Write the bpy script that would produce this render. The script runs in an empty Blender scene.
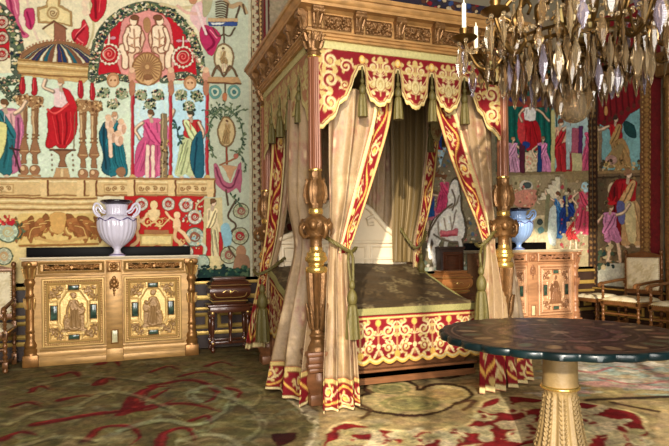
import bpy, bmesh, math, random
import numpy as np
from mathutils import Matrix, Vector
PI = math.pi
rng = random.Random(7)
nrg = np.random.default_rng(11)
SC = bpy.context.scene
COL = SC.collection
# ------------------------------------------------------------------ camera numbers (eye 1.25 m up, looking 20.2 degrees right of the back wall's normal)
F = 560.0; CX = 334.5; HY = 247.0; EYE = 1.25
YAW = math.radians(20.2); ROLL = 0.012
SA, CA = math.sin(YAW), math.cos(YAW); SR, CR = math.sin(ROLL), math.cos(ROLL)
def ray(px, py):
    dx, dy = px - CX, py - HY
    u = (dx * CR - dy * SR) / F; v = (dx * SR + dy * CR) / F
    return (u * CA + SA, -u * SA + CA, -v)
def on_y(px, py, wy):
    d = ray(px, py); t = wy / d[1]
    return (d[0] * t, EYE + d[2] * t)
def on_x(px, py, wx):
    d = ray(px, py); t = wx / d[0]
    return (d[1] * t, EYE + d[2] * t)
def on_floor(px, py, z=0.0):
    d = ray(px, py); t = (z - EYE) / d[2]
    return (d[0] * t, d[1] * t)
def P3(px, py, wy):
    x, z = on_y(px, py, wy)
    return Vector((x, wy, z))
def lin(c):
    c = np.asarray(c, float) / 255.0
    return np.where(c <= 0.04045, c / 12.92, ((c + 0.055) / 1.055) ** 2.4)
# ------------------------------------------------------------------ materials (all node based)
def mat(name, col, rough=0.5, metal=0.0, var=0.15, vscale=8.0, bump=0.0, bscale=60.0, col2=None, spec=None, trans=0.0, ior=None, coat=0.0, stretch=None, sheen=0.0, thr=None):
    m = bpy.data.materials.new(name); m.use_nodes = True
    nt = m.node_tree; N = nt.nodes; L = nt.links
    b = N['Principled BSDF']
    b.inputs['Roughness'].default_value = rough; b.inputs['Metallic'].default_value = metal
    if trans: b.inputs['Transmission Weight'].default_value = trans
    if ior: b.inputs['IOR'].default_value = ior
    if spec is not None: b.inputs['Specular IOR Level'].default_value = spec
    if coat: b.inputs['Coat Weight'].default_value = coat; b.inputs['Coat Roughness'].default_value = 0.08
    if sheen: b.inputs['Sheen Weight'].default_value = sheen
    c1 = lin(col); c2 = lin(col2) if col2 is not None else c1 * (1 - var)
    tc = N.new('ShaderNodeTexCoord'); mp = N.new('ShaderNodeMapping'); L.new(tc.outputs['Object'], mp.inputs['Vector'])
    if stretch: mp.inputs['Scale'].default_value = stretch
    nz = N.new('ShaderNodeTexNoise'); nz.inputs['Scale'].default_value = vscale; nz.inputs['Detail'].default_value = 6
    L.new(mp.outputs['Vector'], nz.inputs['Vector'])
    rp = N.new('ShaderNodeValToRGB')
    lo, hi = thr if thr else (0.3, 0.7)
    rp.color_ramp.elements[0].position = lo; rp.color_ramp.elements[1].position = hi
    rp.color_ramp.elements[0].color = (*c2, 1); rp.color_ramp.elements[1].color = (*c1, 1)
    L.new(nz.outputs['Fac'], rp.inputs['Fac']); L.new(rp.outputs['Color'], b.inputs['Base Color'])
    if bump:
        n2 = N.new('ShaderNodeTexNoise'); n2.inputs['Scale'].default_value = bscale; n2.inputs['Detail'].default_value = 4
        L.new(tc.outputs['Object'], n2.inputs['Vector'])
        bp = N.new('ShaderNodeBump'); bp.inputs['Strength'].default_value = bump; bp.inputs['Distance'].default_value = 0.01
        L.new(n2.outputs['Fac'], bp.inputs['Height']); L.new(bp.outputs['Normal'], b.inputs['Normal'])
    return m
def woven(name, rough=0.85, bump=0.25, bscale=350.0, metal=0.0, var=0.18, nscale=90.0, coat=0.0, sheen=0.0, spec=0.3):
    """cloth / inlay whose pattern is stored in the mesh colour attribute 'Col', broken up by a fine weave noise"""
    m = bpy.data.materials.new(name); m.use_nodes = True
    nt = m.node_tree; N = nt.nodes; L = nt.links; b = N['Principled BSDF']
    b.inputs['Roughness'].default_value = rough; b.inputs['Metallic'].default_value = metal; b.inputs['Specular IOR Level'].default_value = spec
    if coat: b.inputs['Coat Weight'].default_value = coat; b.inputs['Coat Roughness'].default_value = 0.05
    at = N.new('ShaderNodeAttribute'); at.attribute_name = 'Col'
    tc = N.new('ShaderNodeTexCoord'); nz = N.new('ShaderNodeTexNoise'); nz.inputs['Scale'].default_value = nscale; nz.inputs['Detail'].default_value = 5
    L.new(tc.outputs['Object'], nz.inputs['Vector'])
    mr = N.new('ShaderNodeMapRange'); mr.inputs['From Min'].default_value = 0.3; mr.inputs['From Max'].default_value = 0.7
    mr.inputs['To Min'].default_value = 1 - var; mr.inputs['To Max'].default_value = 1 + var
    L.new(nz.outputs['Fac'], mr.inputs['Value'])
    mx = N.new('ShaderNodeVectorMath'); mx.operation = 'SCALE'
    L.new(at.outputs['Color'], mx.inputs[0]); L.new(mr.outputs['Result'], mx.inputs['Scale']); L.new(mx.outputs['Vector'], b.inputs['Base Color'])
    if bump:
        n2 = N.new('ShaderNodeTexNoise'); n2.inputs['Scale'].default_value = bscale
        L.new(tc.outputs['Object'], n2.inputs['Vector'])
        bp = N.new('ShaderNodeBump'); bp.inputs['Strength'].default_value = bump; bp.inputs['Distance'].default_value = 0.004
        L.new(n2.outputs['Fac'], bp.inputs['Height']); L.new(bp.outputs['Normal'], b.inputs['Normal'])
    return m
# ------------------------------------------------------------------ objects, things, parts
WORLD = {}
def link(name, me, material=None, parent=None):
    o = bpy.data.objects.new(name, me); COL.objects.link(o)
    if material is not None and me is not None: me.materials.append(material)
    if parent is not None:
        o.parent = parent; o.matrix_parent_inverse = WORLD.get(parent.name, Matrix.Identity(4)).inverted()
    return o
def thing(name, label, cat, loc=(0, 0, 0), group=None):
    o = bpy.data.objects.new(name, None); COL.objects.link(o); o.empty_display_size = 0.1
    o.location = loc; WORLD[o.name] = Matrix.Translation(loc)
    return tag(o, label, cat, group)
def tag(o, label=None, cat=None, group=None, kind=None):
    if label: o['label'] = label
    if cat: o['category'] = cat
    if group: o['group'] = group
    if kind: o['kind'] = kind
    return o
KIDS = None
def copy_tree(o, loc=None, rz=None, label=None, group=None):
    kids = {}
    for q in COL.objects:
        if q.parent: kids.setdefault(q.parent.name, []).append(q)
    def rec(src, parent):
        c = src.copy(); COL.objects.link(c)
        if parent is not None: c.parent = parent; c.matrix_parent_inverse = src.matrix_parent_inverse.copy()
        for k in kids.get(src.name, []): rec(k, c)
        return c
    c = rec(o, None)
    if loc is not None: c.location = loc
    if rz is not None: c.rotation_euler = (0, 0, rz)
    if label: c['label'] = label
    if group: c['group'] = group
    return c
class MB:
    def __init__(s): s.v = []; s.f = []; s.n = 0
    def add(s, V, Fc):
        V = np.asarray(V, float).reshape(-1, 3)
        s.v.append(V); k = s.n
        s.f.extend([tuple(i + k for i in f) for f in Fc]); s.n += len(V); return s
    def box(s, x0, x1, y0, y1, z0, z1, b=0.0):
        if b <= 0:
            V = [(x, y, z) for z in (z0, z1) for y in (y0, y1) for x in (x0, x1)]
            return s.add(V, [(0, 2, 3, 1), (4, 5, 7, 6), (0, 1, 5, 4), (2, 6, 7, 3), (0, 4, 6, 2), (1, 3, 7, 5)])
        bm = bmesh.new()
        bmesh.ops.create_cube(bm, size=1)
        for q in bm.verts: q.co = Vector(((x0 + x1) / 2 + q.co.x * (x1 - x0), (y0 + y1) / 2 + q.co.y * (y1 - y0), (z0 + z1) / 2 + q.co.z * (z1 - z0)))
        bmesh.ops.bevel(bm, geom=bm.edges[:], offset=b, segments=2, affect='EDGES', profile=0.5)
        return s.bm(bm)
    def bm(s, bm, M=None):
        bm.verts.index_update()
        V = [(M @ q.co if M else q.co)[:] for q in bm.verts]
        s.add(V, [tuple(q.index for q in f.verts) for f in bm.faces]); bm.free(); return s
    def lathe(s, prof, cx=0, cy=0, z=0, seg=24, flute=0, fd=0.0, frange=None, sq=None, caps=True):
        """prof: list of (r, z). flute: number of flutes, fd depth; sq: fraction towards a square section"""
        V = []; n = len(prof)
        for (r, h) in prof:
            for k in range(seg):
                a = 2 * PI * k / seg; rr = r
                if flute and (frange is None or frange[0] <= h <= frange[1]): rr = r * (1 - fd * (0.5 - 0.5 * math.cos(flute * a)))
                V.append((cx + rr * math.cos(a), cy + rr * math.sin(a), z + h))
        Fc = [(i * seg + k, i * seg + (k + 1) % seg, (i + 1) * seg + (k + 1) % seg, (i + 1) * seg + k) for i in range(n - 1) for k in range(seg)]
        if caps: Fc.append(tuple(range(seg))[::-1]); Fc.append(tuple(range((n - 1) * seg, n * seg)))
        return s.add(V, Fc)
    def tube(s, pts, r, seg=8, closed=False, caps=True):
        pts = [Vector(p) for p in pts]; n = len(pts)
        rs = r if isinstance(r, (list, tuple, np.ndarray)) else [r] * n
        V = []; up = Vector((0.13, 0.21, 0.97)); prev = None
        for i, p in enumerate(pts):
            a = pts[(i - 1) % n] if (closed or i > 0) else p; b = pts[(i + 1) % n] if (closed or i < n - 1) else p
            t = (b - a); t = t.normalized() if t.length > 1e-9 else Vector((0, 0, 1))
            if prev is None:
                q = up if abs(t.dot(up)) < 0.9 else Vector((1, 0, 0)); nrm = (q - t * q.dot(t)).normalized()
            else:
                nrm = (prev - t * prev.dot(t)); nrm = nrm.normalized() if nrm.length > 1e-6 else prev
            prev = nrm; bi = t.cross(nrm)
            for k in range(seg):
                an = 2 * PI * k / seg
                V.append((p + nrm * (rs[i] * math.cos(an)) + bi * (rs[i] * math.sin(an)))[:])
        m = n if closed else n - 1
        Fc = [(i * seg + k, i * seg + (k + 1) % seg, ((i + 1) % n) * seg + (k + 1) % seg, ((i + 1) % n) * seg + k) for i in range(m) for k in range(seg)]
        if not closed and caps: Fc.append(tuple(range(seg))[::-1]); Fc.append(tuple(range((n - 1) * seg, n * seg)))
        return s.add(V, Fc)
    def ball(s, c, r, seg=12, rings=8):
        if not isinstance(r, (tuple, list)): r = (r, r, r)
        V = [(c[0], c[1], c[2] - r[2])]
        for i in range(1, rings):
            t = PI * i / rings - PI / 2
            for k in range(seg):
                a = 2 * PI * k / seg; V.append((c[0] + r[0] * math.cos(t) * math.cos(a), c[1] + r[1] * math.cos(t) * math.sin(a), c[2] + r[2] * math.sin(t)))
        V.append((c[0], c[1], c[2] + r[2])); last = len(V) - 1
        Fc = [(0, 1 + (k + 1) % seg, 1 + k) for k in range(seg)]
        for i in range(rings - 2):
            for k in range(seg): a = 1 + i * seg; Fc.append((a + k, a + (k + 1) % seg, a + seg + (k + 1) % seg, a + seg + k))
        a = 1 + (rings - 2) * seg
        Fc += [(a + k, a + (k + 1) % seg, last) for k in range(seg)]
        return s.add(V, Fc)
    def grid(s, fn, nu, nv, closed_u=False):
        V = [fn(i / nu, j / nv) for j in range(nv + 1) for i in range(nu + 1)]
        Fc = [(j * (nu + 1) + i, j * (nu + 1) + i + 1, (j + 1) * (nu + 1) + i + 1, (j + 1) * (nu + 1) + i) for j in range(nv) for i in range(nu)]
        return s.add(V, Fc)
    def sweep_rect(s, prof, x0, x1, z0, z1, y, sign=-1):
        """picture-frame moulding in the XZ plane at depth y; prof = list of (inset from the outer edge, projection)"""
        V = []
        for (d, h) in prof:
            V += [(x0 + d, y + sign * h, z0 + d), (x1 - d, y + sign * h, z0 + d), (x1 - d, y + sign * h, z1 - d), (x0 + d, y + sign * h, z1 - d)]
        n = len(prof)
        Fc = [(i * 4 + k, i * 4 + (k + 1) % 4, (i + 1) * 4 + (k + 1) % 4, (i + 1) * 4 + k) for i in range(n - 1) for k in range(4)]
        return s.add(V, Fc)
    def ring_sweep(s, prof, x0, x1, y0, y1):
        """moulding round a rectangle in plan: prof = list of (overhang, z)"""
        V = []
        for (d, z) in prof: V += [(x0 - d, y0 - d, z), (x1 + d, y0 - d, z), (x1 + d, y1 + d, z), (x0 - d, y1 + d, z)]
        n = len(prof)
        Fc = [(i * 4 + k, i * 4 + (k + 1) % 4, (i + 1) * 4 + (k + 1) % 4, (i + 1) * 4 + k) for i in range(n - 1) for k in range(4)]
        return s.add(V, Fc)
    def extrude(s, poly, y0, y1):
        """polygon of (x, z) extruded along y"""
        n = len(poly); V = [(x, y0, z) for x, z in poly] + [(x, y1, z) for x, z in poly]
        Fc = [tuple(range(n)), tuple(range(n, 2 * n))[::-1]] + [(k, (k + 1) % n + 0, n + (k + 1) % n, n + k)[::-1] for k in range(n)]
        return s.add(V, Fc)
    def xform(s, M):
        s.v = [np.array([(M @ Vector(q))[:] for q in V]) for V in s.v]; return s
    def build(s, name, material, parent=None, smooth=True, angle=35, cols=None, solid=0.0, fix=True):
        me = bpy.data.meshes.new(name)
        V = np.concatenate(s.v)
        me.from_pydata(V.tolist(), [], s.f)
        if fix and len(s.f) < 60000:
            b = bmesh.new(); b.from_mesh(me); bmesh.ops.recalc_face_normals(b, faces=b.faces); b.to_mesh(me); b.free()
        me.update()
        if smooth:
            me.polygons.foreach_set('use_smooth', [True] * len(me.polygons))
            try: me.set_sharp_from_angle(angle=math.radians(angle))
            except Exception: pass
        if cols is not None:
            a = me.color_attributes.new('Col', 'FLOAT_COLOR', 'POINT')
            c = np.ones((len(V), 4), np.float32); c[:, :3] = cols
            a.data.foreach_set('color', c.ravel())
        o = link(name, me, material, parent)
        if solid:
            md = o.modifiers.new('Thickness', 'SOLIDIFY'); md.thickness = solid; md.offset = 0
        return o
def crv(pts, n=8, closed=False):
    """Catmull-Rom through the points"""
    pts = [np.asarray(p, float) for p in pts]; N = len(pts); out = []
    rngi = range(N if closed else N - 1)
    for i in rngi:
        p0 = pts[(i - 1) % N] if (closed or i > 0) else pts[i]; p1 = pts[i]
        p2 = pts[(i + 1) % N]; p3 = pts[(i + 2) % N] if (closed or i + 2 < N) else p2
        for k in range(n):
            t = k / n
            out.append(0.5 * ((2 * p1) + (-p0 + p2) * t + (2 * p0 - 5 * p1 + 4 * p2 - p3) * t * t + (-p0 + 3 * p1 - 3 * p2 + p3) * t ** 3))
    if not closed: out.append(pts[-1])
    return out
def interp_prof(prof, per=4):
    return [tuple(p) for p in crv(prof, per)]
# ------------------------------------------------------------------ a small painter for woven patterns and low reliefs
class Canvas:
    def __init__(s, u0, u1, v0, v1, res, bg=(200, 200, 200), tf=None):
        s.u0, s.v0 = u0, v0; s.nu = max(2, int(round((u1 - u0) / res))); s.nv = max(2, int(round((v1 - v0) / res)))
        s.ru = (u1 - u0) / s.nu; s.rv = (v1 - v0) / s.nv; s.u1, s.v1 = u1, v1
        s.a = np.empty((s.nv + 1, s.nu + 1, 3)); s.a[:] = bg
        s.tf = tf
    def T(s, p): return s.tf(*p) if s.tf else p
    def win(s, pts, pad=0):
        lo = pts.min(0) - pad; hi = pts.max(0) + pad
        i0 = max(0, int((lo[0] - s.u0) / s.ru)); i1 = min(s.nu, int((hi[0] - s.u0) / s.ru) + 1)
        j0 = max(0, int((lo[1] - s.v0) / s.rv)); j1 = min(s.nv, int((hi[1] - s.v0) / s.rv) + 1)
        if i1 < i0 or j1 < j0: return None
        U, V = np.meshgrid(s.u0 + np.arange(i0, i1 + 1) * s.ru, s.v0 + np.arange(j0, j1 + 1) * s.rv)
        return slice(j0, j1 + 1), slice(i0, i1 + 1), U, V
    def put(s, w, m, col, a):
        A = s.a[w[0], w[1]]; m = (m * a)[..., None]
        A[:] = A * (1 - m) + np.asarray(col, float) * m
    def poly(s, pts, col, a=1.0, sm=0):
        if sm: pts = crv(pts, sm, True)
        pts = np.array([s.T(p) for p in pts]); w = s.win(pts)
        if w is None: return s
        U, V = w[2], w[3]; ins = np.zeros(U.shape, bool); n = len(pts)
        for i in range(n):
            x1, y1 = pts[i]; x2, y2 = pts[(i + 1) % n]
            if y1 == y2: continue
            c = ((y1 > V) != (y2 > V)) & (U < (x2 - x1) * (V - y1) / (y2 - y1) + x1)
            ins ^= c
        s.put(w, ins.astype(float), col, a); return s
    def ell(s, cx, cy, rx, ry, col, a=1.0, rot=0.0, n=18):
        c, q = math.cos(rot), math.sin(rot)
        return s.poly([(cx + rx * math.cos(t) * c - ry * math.sin(t) * q, cy + rx * math.cos(t) * q + ry * math.sin(t) * c) for t in [2 * PI * k / n for k in range(n)]], col, a)
    def rect(s, x0, y0, x1, y1, col, a=1.0): return s.poly([(x0, y0), (x1, y0), (x1, y1), (x0, y1)], col, a)
    def line(s, pts, w, col, a=1.0, sm=0, taper=False, add=False):
        """w in canvas-design units (same units as pts)"""
        if sm: pts = crv(pts, sm)
        P = np.array([s.T(p) for p in pts])
        if s.tf:
            p = pts[len(pts) // 2]; q0 = np.array(s.T(p)); q1 = np.array(s.T((p[0] + 1, p[1]))); q2 = np.array(s.T((p[0], p[1] + 1)))
            w = w * 0.5 * (np.linalg.norm(q1 - q0) + np.linalg.norm(q2 - q0))
        h = w / 2; wn = s.win(P, h + max(s.ru, s.rv))
        if wn is None: return s
        U, V = wn[2], wn[3]; D = np.full(U.shape, 9.9); n = len(P) - 1
        for i in range(n):
            a0, b0 = P[i], P[i + 1]; d = b0 - a0; L = (d * d).sum() + 1e-12
            t = np.clip(((U - a0[0]) * d[0] + (V - a0[1]) * d[1]) / L, 0, 1)
            dd = np.hypot(U - a0[0] - t * d[0], V - a0[1] - t * d[1])
            if taper: dd = dd / max(0.12, 1 - ((i + 0.5) / n) ** 1.5)
            D = np.minimum(D, dd)
        e = 0.5 * max(s.ru, s.rv)
        s.put(wn, np.clip((h - D) / e * 0.5 + 0.5, 0, 1), col, a); return s
    def spiral(s, cx, cy, r, a0, turns, w, col, d=1, r1=0.15, leaves=0, lc=None):
        n = int(14 * turns) + 2; pts = []
        for k in range(n + 1):
            t = k / n; rr = r * (1 - t) + r * r1 * t; an = a0 + d * turns * 2 * PI * t
            pts.append((cx + rr * math.cos(an), cy + rr * math.sin(an)))
        s.line(pts, w, col)
        for k in range(leaves):
            q = pts[int(n * 0.6 * k / max(1, leaves))]; an = math.atan2(q[1] - cy, q[0] - cx)
            s.ell(q[0] + w * 0.9 * math.cos(an), q[1] + w * 0.9 * math.sin(an), w * 1.2, w * 0.7, lc or col, rot=an + d * 0.7)
        s.ell(pts[-1][0], pts[-1][1], w * 0.9, w * 0.9, lc or col); return s
    def dots(s, x0, y0, x1, y1, n, r, cols, inside=None):
        for _ in range(n):
            x, y = rng.uniform(x0, x1), rng.uniform(y0, y1)
            if inside and not inside(x, y): continue
            q = r * rng.uniform(0.5, 1.3); s.ell(x, y, q, q * rng.uniform(0.5, 1), rng.choice(cols), rot=rng.uniform(0, 3), n=8)
        return s
    def grain(s, amt, blur=0):
        g = nrg.normal(0, 1, s.a.shape[:2])
        for _ in range(blur): g = (g + np.roll(g, 1, 0) + np.roll(g, -1, 0) + np.roll(g, 1, 1) + np.roll(g, -1, 1)) / 5 * 1.5
        s.a *= (1 + amt * g)[..., None]; np.clip(s.a, 0, 255, out=s.a); return s
    def field(s, cell):
        n0 = max(2, int(s.a.shape[0] / cell)); n1 = max(2, int(s.a.shape[1] / cell))
        g = nrg.normal(0, 1, (n0 + 2, n1 + 2)); y = np.linspace(0, n0 - .01, s.a.shape[0]); x = np.linspace(0, n1 - .01, s.a.shape[1])
        j = y.astype(int); i = x.astype(int); fy = (y - j)[:, None]; fx = (x - i)[None, :]; fy = fy * fy * (3 - 2 * fy); fx = fx * fx * (3 - 2 * fx)
        return (g[j][:, i] * (1 - fx) + g[j][:, i + 1] * fx) * (1 - fy) + (g[j + 1][:, i] * (1 - fx) + g[j + 1][:, i + 1] * fx) * fy
    def woven_finish(s, warp=1.2, cell=7, edge=.5, mot=.07):
        """hand-woven look: wavering outlines, dark contour threads, uneven dye"""
        nv, nu = s.a.shape[:2]; V, U = np.meshgrid(np.arange(nv), np.arange(nu), indexing='ij')
        wu = warp * (s.field(cell) + .5 * s.field(cell * .45)); wv = warp * (s.field(cell) + .5 * s.field(cell * .45))
        s.a = s.sample(s.u0 + (U + wu) * s.ru, s.v0 + (V + wv) * s.rv)
        lum = s.a.mean(-1); gy, gx = np.gradient(lum); e = np.hypot(gx, gy)
        s.a -= np.clip(e * edge, 0, 60)[..., None]
        s.a *= (1 + mot * s.field(5) + mot * s.field(2.2) + mot * .6 * s.field(18))[..., None]
        s.a += (mot * 60) * np.stack([s.field(6), s.field(6), s.field(6)], -1) * .5
        np.clip(s.a, 4, 255, out=s.a); return s
    def blur(s, k=1):
        for _ in range(k):
            p = np.pad(s.a, ((1, 1), (1, 1), (0, 0)), 'edge')
            s.a = (p[:-2, 1:-1] + p[2:, 1:-1] + p[1:-1, :-2] + p[1:-1, 2:] + 2 * s.a) / 6
        return s
    def sample(s, U, V):
        """bilinear, U V arrays in canvas units -> sRGB values"""
        x = np.clip((np.asarray(U) - s.u0) / s.ru, 0, s.nu - 1e-6); y = np.clip((np.asarray(V) - s.v0) / s.rv, 0, s.nv - 1e-6)
        i = x.astype(int); j = y.astype(int); fx = (x - i)[..., None]; fy = (y - j)[..., None]
        A = s.a
        return (A[j, i] * (1 - fx) * (1 - fy) + A[j, i + 1] * fx * (1 - fy) + A[j + 1, i] * (1 - fx) * fy + A[j + 1, i + 1] * fx * fy)
def colour_grid(name, pts, cols, material, parent=None, solid=0.0, mask=None):
    """pts [nv+1, nu+1, 3], cols same shape in sRGB 0..255 -> one quad sheet with its pattern in the colour attribute"""
    nv, nu = pts.shape[0] - 1, pts.shape[1] - 1
    idx = np.arange((nv + 1) * (nu + 1)).reshape(nv + 1, nu + 1)
    q = np.stack([idx[:-1, :-1], idx[:-1, 1:], idx[1:, 1:], idx[1:, :-1]], -1).reshape(-1, 4)
    if mask is not None: q = q[mask.reshape(-1)]
    me = bpy.data.meshes.new(name)
    me.vertices.add(pts.size // 3); me.vertices.foreach_set('co', pts.reshape(-1).astype(np.float32))
    me.loops.add(q.size); me.loops.foreach_set('vertex_index', q.reshape(-1).astype(np.int32))
    me.polygons.add(len(q)); me.polygons.foreach_set('loop_start', np.arange(0, q.size, 4, dtype=np.int32))
    me.polygons.foreach_set('use_smooth', np.ones(len(q), bool))
    me.update(calc_edges=True); me.validate()
    if cols is not None:
        a = me.color_attributes.new('Col', 'FLOAT_COLOR', 'POINT')
        c = np.ones((pts.size // 3, 4), np.float32); c[:, :3] = lin(cols.reshape(-1, 3)); a.data.foreach_set('color', c.ravel())
    o = link(name, me, material, parent)
    if solid:
        md = o.modifiers.new('Thickness', 'SOLIDIFY'); md.thickness = solid; md.offset = 0
    return o
def relief(mb, c, x0, x1, z0, z1, y, depth, edge=True):
    """height field from a canvas (0..255 grey) standing out of the plane y towards -y"""
    H = c.a[..., 0] / 255.0; nv, nu = H.shape
    X = np.linspace(x0, x1, nu)[None, :].repeat(nv, 0); Z = np.linspace(z0, z1, nv)[:, None].repeat(nu, 1)
    V = np.stack([X, y - depth * H, Z], -1)
    idx = np.arange(nu * nv).reshape(nv, nu)
    q = np.stack([idx[:-1, :-1], idx[:-1, 1:], idx[1:, 1:], idx[1:, :-1]], -1).reshape(-1, 4)
    mb.add(V.reshape(-1, 3), [tuple(int(k) for k in r) for r in q]); return mb
# ------------------------------------------------------------------ the room
BACK = 7.25; RIGHT = 7.25; LEFT = -2.6; FRONT = -1.6; CEIL = 5.4
M_plaster = mat('aged plaster', (150, 140, 115), 0.8, var=0.1)
M_ceil = mat('painted ceiling', (84, 64, 44), 0.8, var=0.2, vscale=2)
M_panel = mat('dark painted panelling', (88, 66, 50), 0.7, var=0.2)
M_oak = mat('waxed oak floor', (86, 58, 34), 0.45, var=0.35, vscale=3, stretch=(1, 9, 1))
M_wains = mat('dark walnut wainscot', (58, 36, 24), 0.5, var=0.35, vscale=5, stretch=(3, 3, 0.6))
M_wgold = mat('worn gilt moulding', (214, 176, 92), 0.4, 0.45, var=0.3, vscale=14)
M_gilt = mat('dull gilt frame', (150, 108, 58), 0.42, 0.45, var=0.5, vscale=35, bump=0.6, bscale=45)
def flat(name, V, m, kind='structure'):
    mb = MB(); mb.add(V, [(0, 1, 2, 3)]); o = mb.build(name, m, smooth=False, fix=False); o['kind'] = kind; return o
mb = MB(); mb.box(LEFT - .2, RIGHT + .2, FRONT - .2, BACK + .2, -0.12, -0.012); mb.build('floor', M_oak, smooth=False)['kind'] = 'structure'
mb = MB(); mb.box(LEFT - .2, RIGHT + .2, FRONT - .2, BACK + .2, CEIL, CEIL + .15); mb.build('ceiling', M_ceil, smooth=False)['kind'] = 'structure'
mb = MB(); mb.box(LEFT - .2, RIGHT + .2, BACK, BACK + .2, -0.012, CEIL); mb.build('wall_back', M_plaster, smooth=False)['kind'] = 'structure'
mb = MB(); mb.box(RIGHT, RIGHT + .2, FRONT, BACK, -0.012, CEIL); mb.build('wall_right', M_plaster, smooth=False)['kind'] = 'structure'
mb = MB(); mb.box(LEFT - .2, LEFT, FRONT, BACK, -0.012, CEIL); mb.build('wall_left', M_panel, smooth=False)['kind'] = 'structure'
# window wall behind the viewer: piers and lintel round three tall openings
WINS = [(-1.75, 0.15), (0.75, 2.65)]; WZ = (0.35, 4.7)
mb = MB(); xs = [LEFT - .2] + [q for w in WINS for q in w] + [RIGHT + .2]
for k in range(0, len(xs), 2): mb.box(xs[k], xs[k + 1], FRONT - .3, FRONT, -0.012, CEIL)
for a, b in WINS: mb.box(a, b, FRONT - .3, FRONT, -0.012, WZ[0]); mb.box(a, b, FRONT - .3, FRONT, WZ[1], CEIL)
mb.build('wall_front', M_panel, smooth=False)['kind'] = 'structure'
M_white = mat('white window paint', (225, 220, 208), 0.5)
for k, (a, b) in enumerate(WINS):
    mb = MB(); y0, y1 = FRONT - .2, FRONT - .13
    mb.box(a, a + .06, y0, y1, *WZ); mb.box(b - .06, b, y0, y1, *WZ); mb.box(a, b, y0, y1, WZ[0], WZ[0] + .06); mb.box(a, b, y0, y1, WZ[1] - .06, WZ[1])
    mb.box((a + b) / 2 - .05, (a + b) / 2 + .05, y0, y1, *WZ)
    for z in (1.4, 2.5, 3.6): mb.box(a, b, y0 + .01, y1 - .01, z - .02, z + .02)
    mb.build('window_%d' % (k + 1), M_white, smooth=False)['kind'] = 'structure'
# wainscot along the back and the right wall: dark board, gilt cap, gilt rails
def wainscot(name, L, M):
    mb = MB(); mb.box(0, L, -0.03, 0, 0, .88); mb.box(0, L, -.05, 0, 0, .12)
    mb.xform(M); o = mb.build(name, M_wains, smooth=False); o['kind'] = 'structure'
    g = MB(); g.box(0, L, -.06, -.0, .80, .84, .006); g.box(0, L, -.045, -.01, .60, .66, .008); g.box(0, L, -.045, -.01, .47, .51, .006); g.box(0, L, -.045, -.01, .16, .21, .008)
    k = 0.25
    while k < L - .2:
        g.sweep_rect([(0, 0), (0, .02), (.02, .03), (.04, .02), (.05, 0)], k, min(k + .75, L - .1), .24, .44, -.03); k += .85
    g.xform(M); g.build('wainscot_moulding', M_wgold, o, angle=30)
wainscot('trim_1', RIGHT - LEFT, Matrix.Translation((LEFT, BACK, 0)))
wainscot('trim_2', 1.85, Matrix.Translation((RIGHT, BACK, 0)) @ Matrix.Rotation(-PI / 2, 4, 'Z') @ Matrix.Diagonal((1, 1, .64, 1)))
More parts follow.
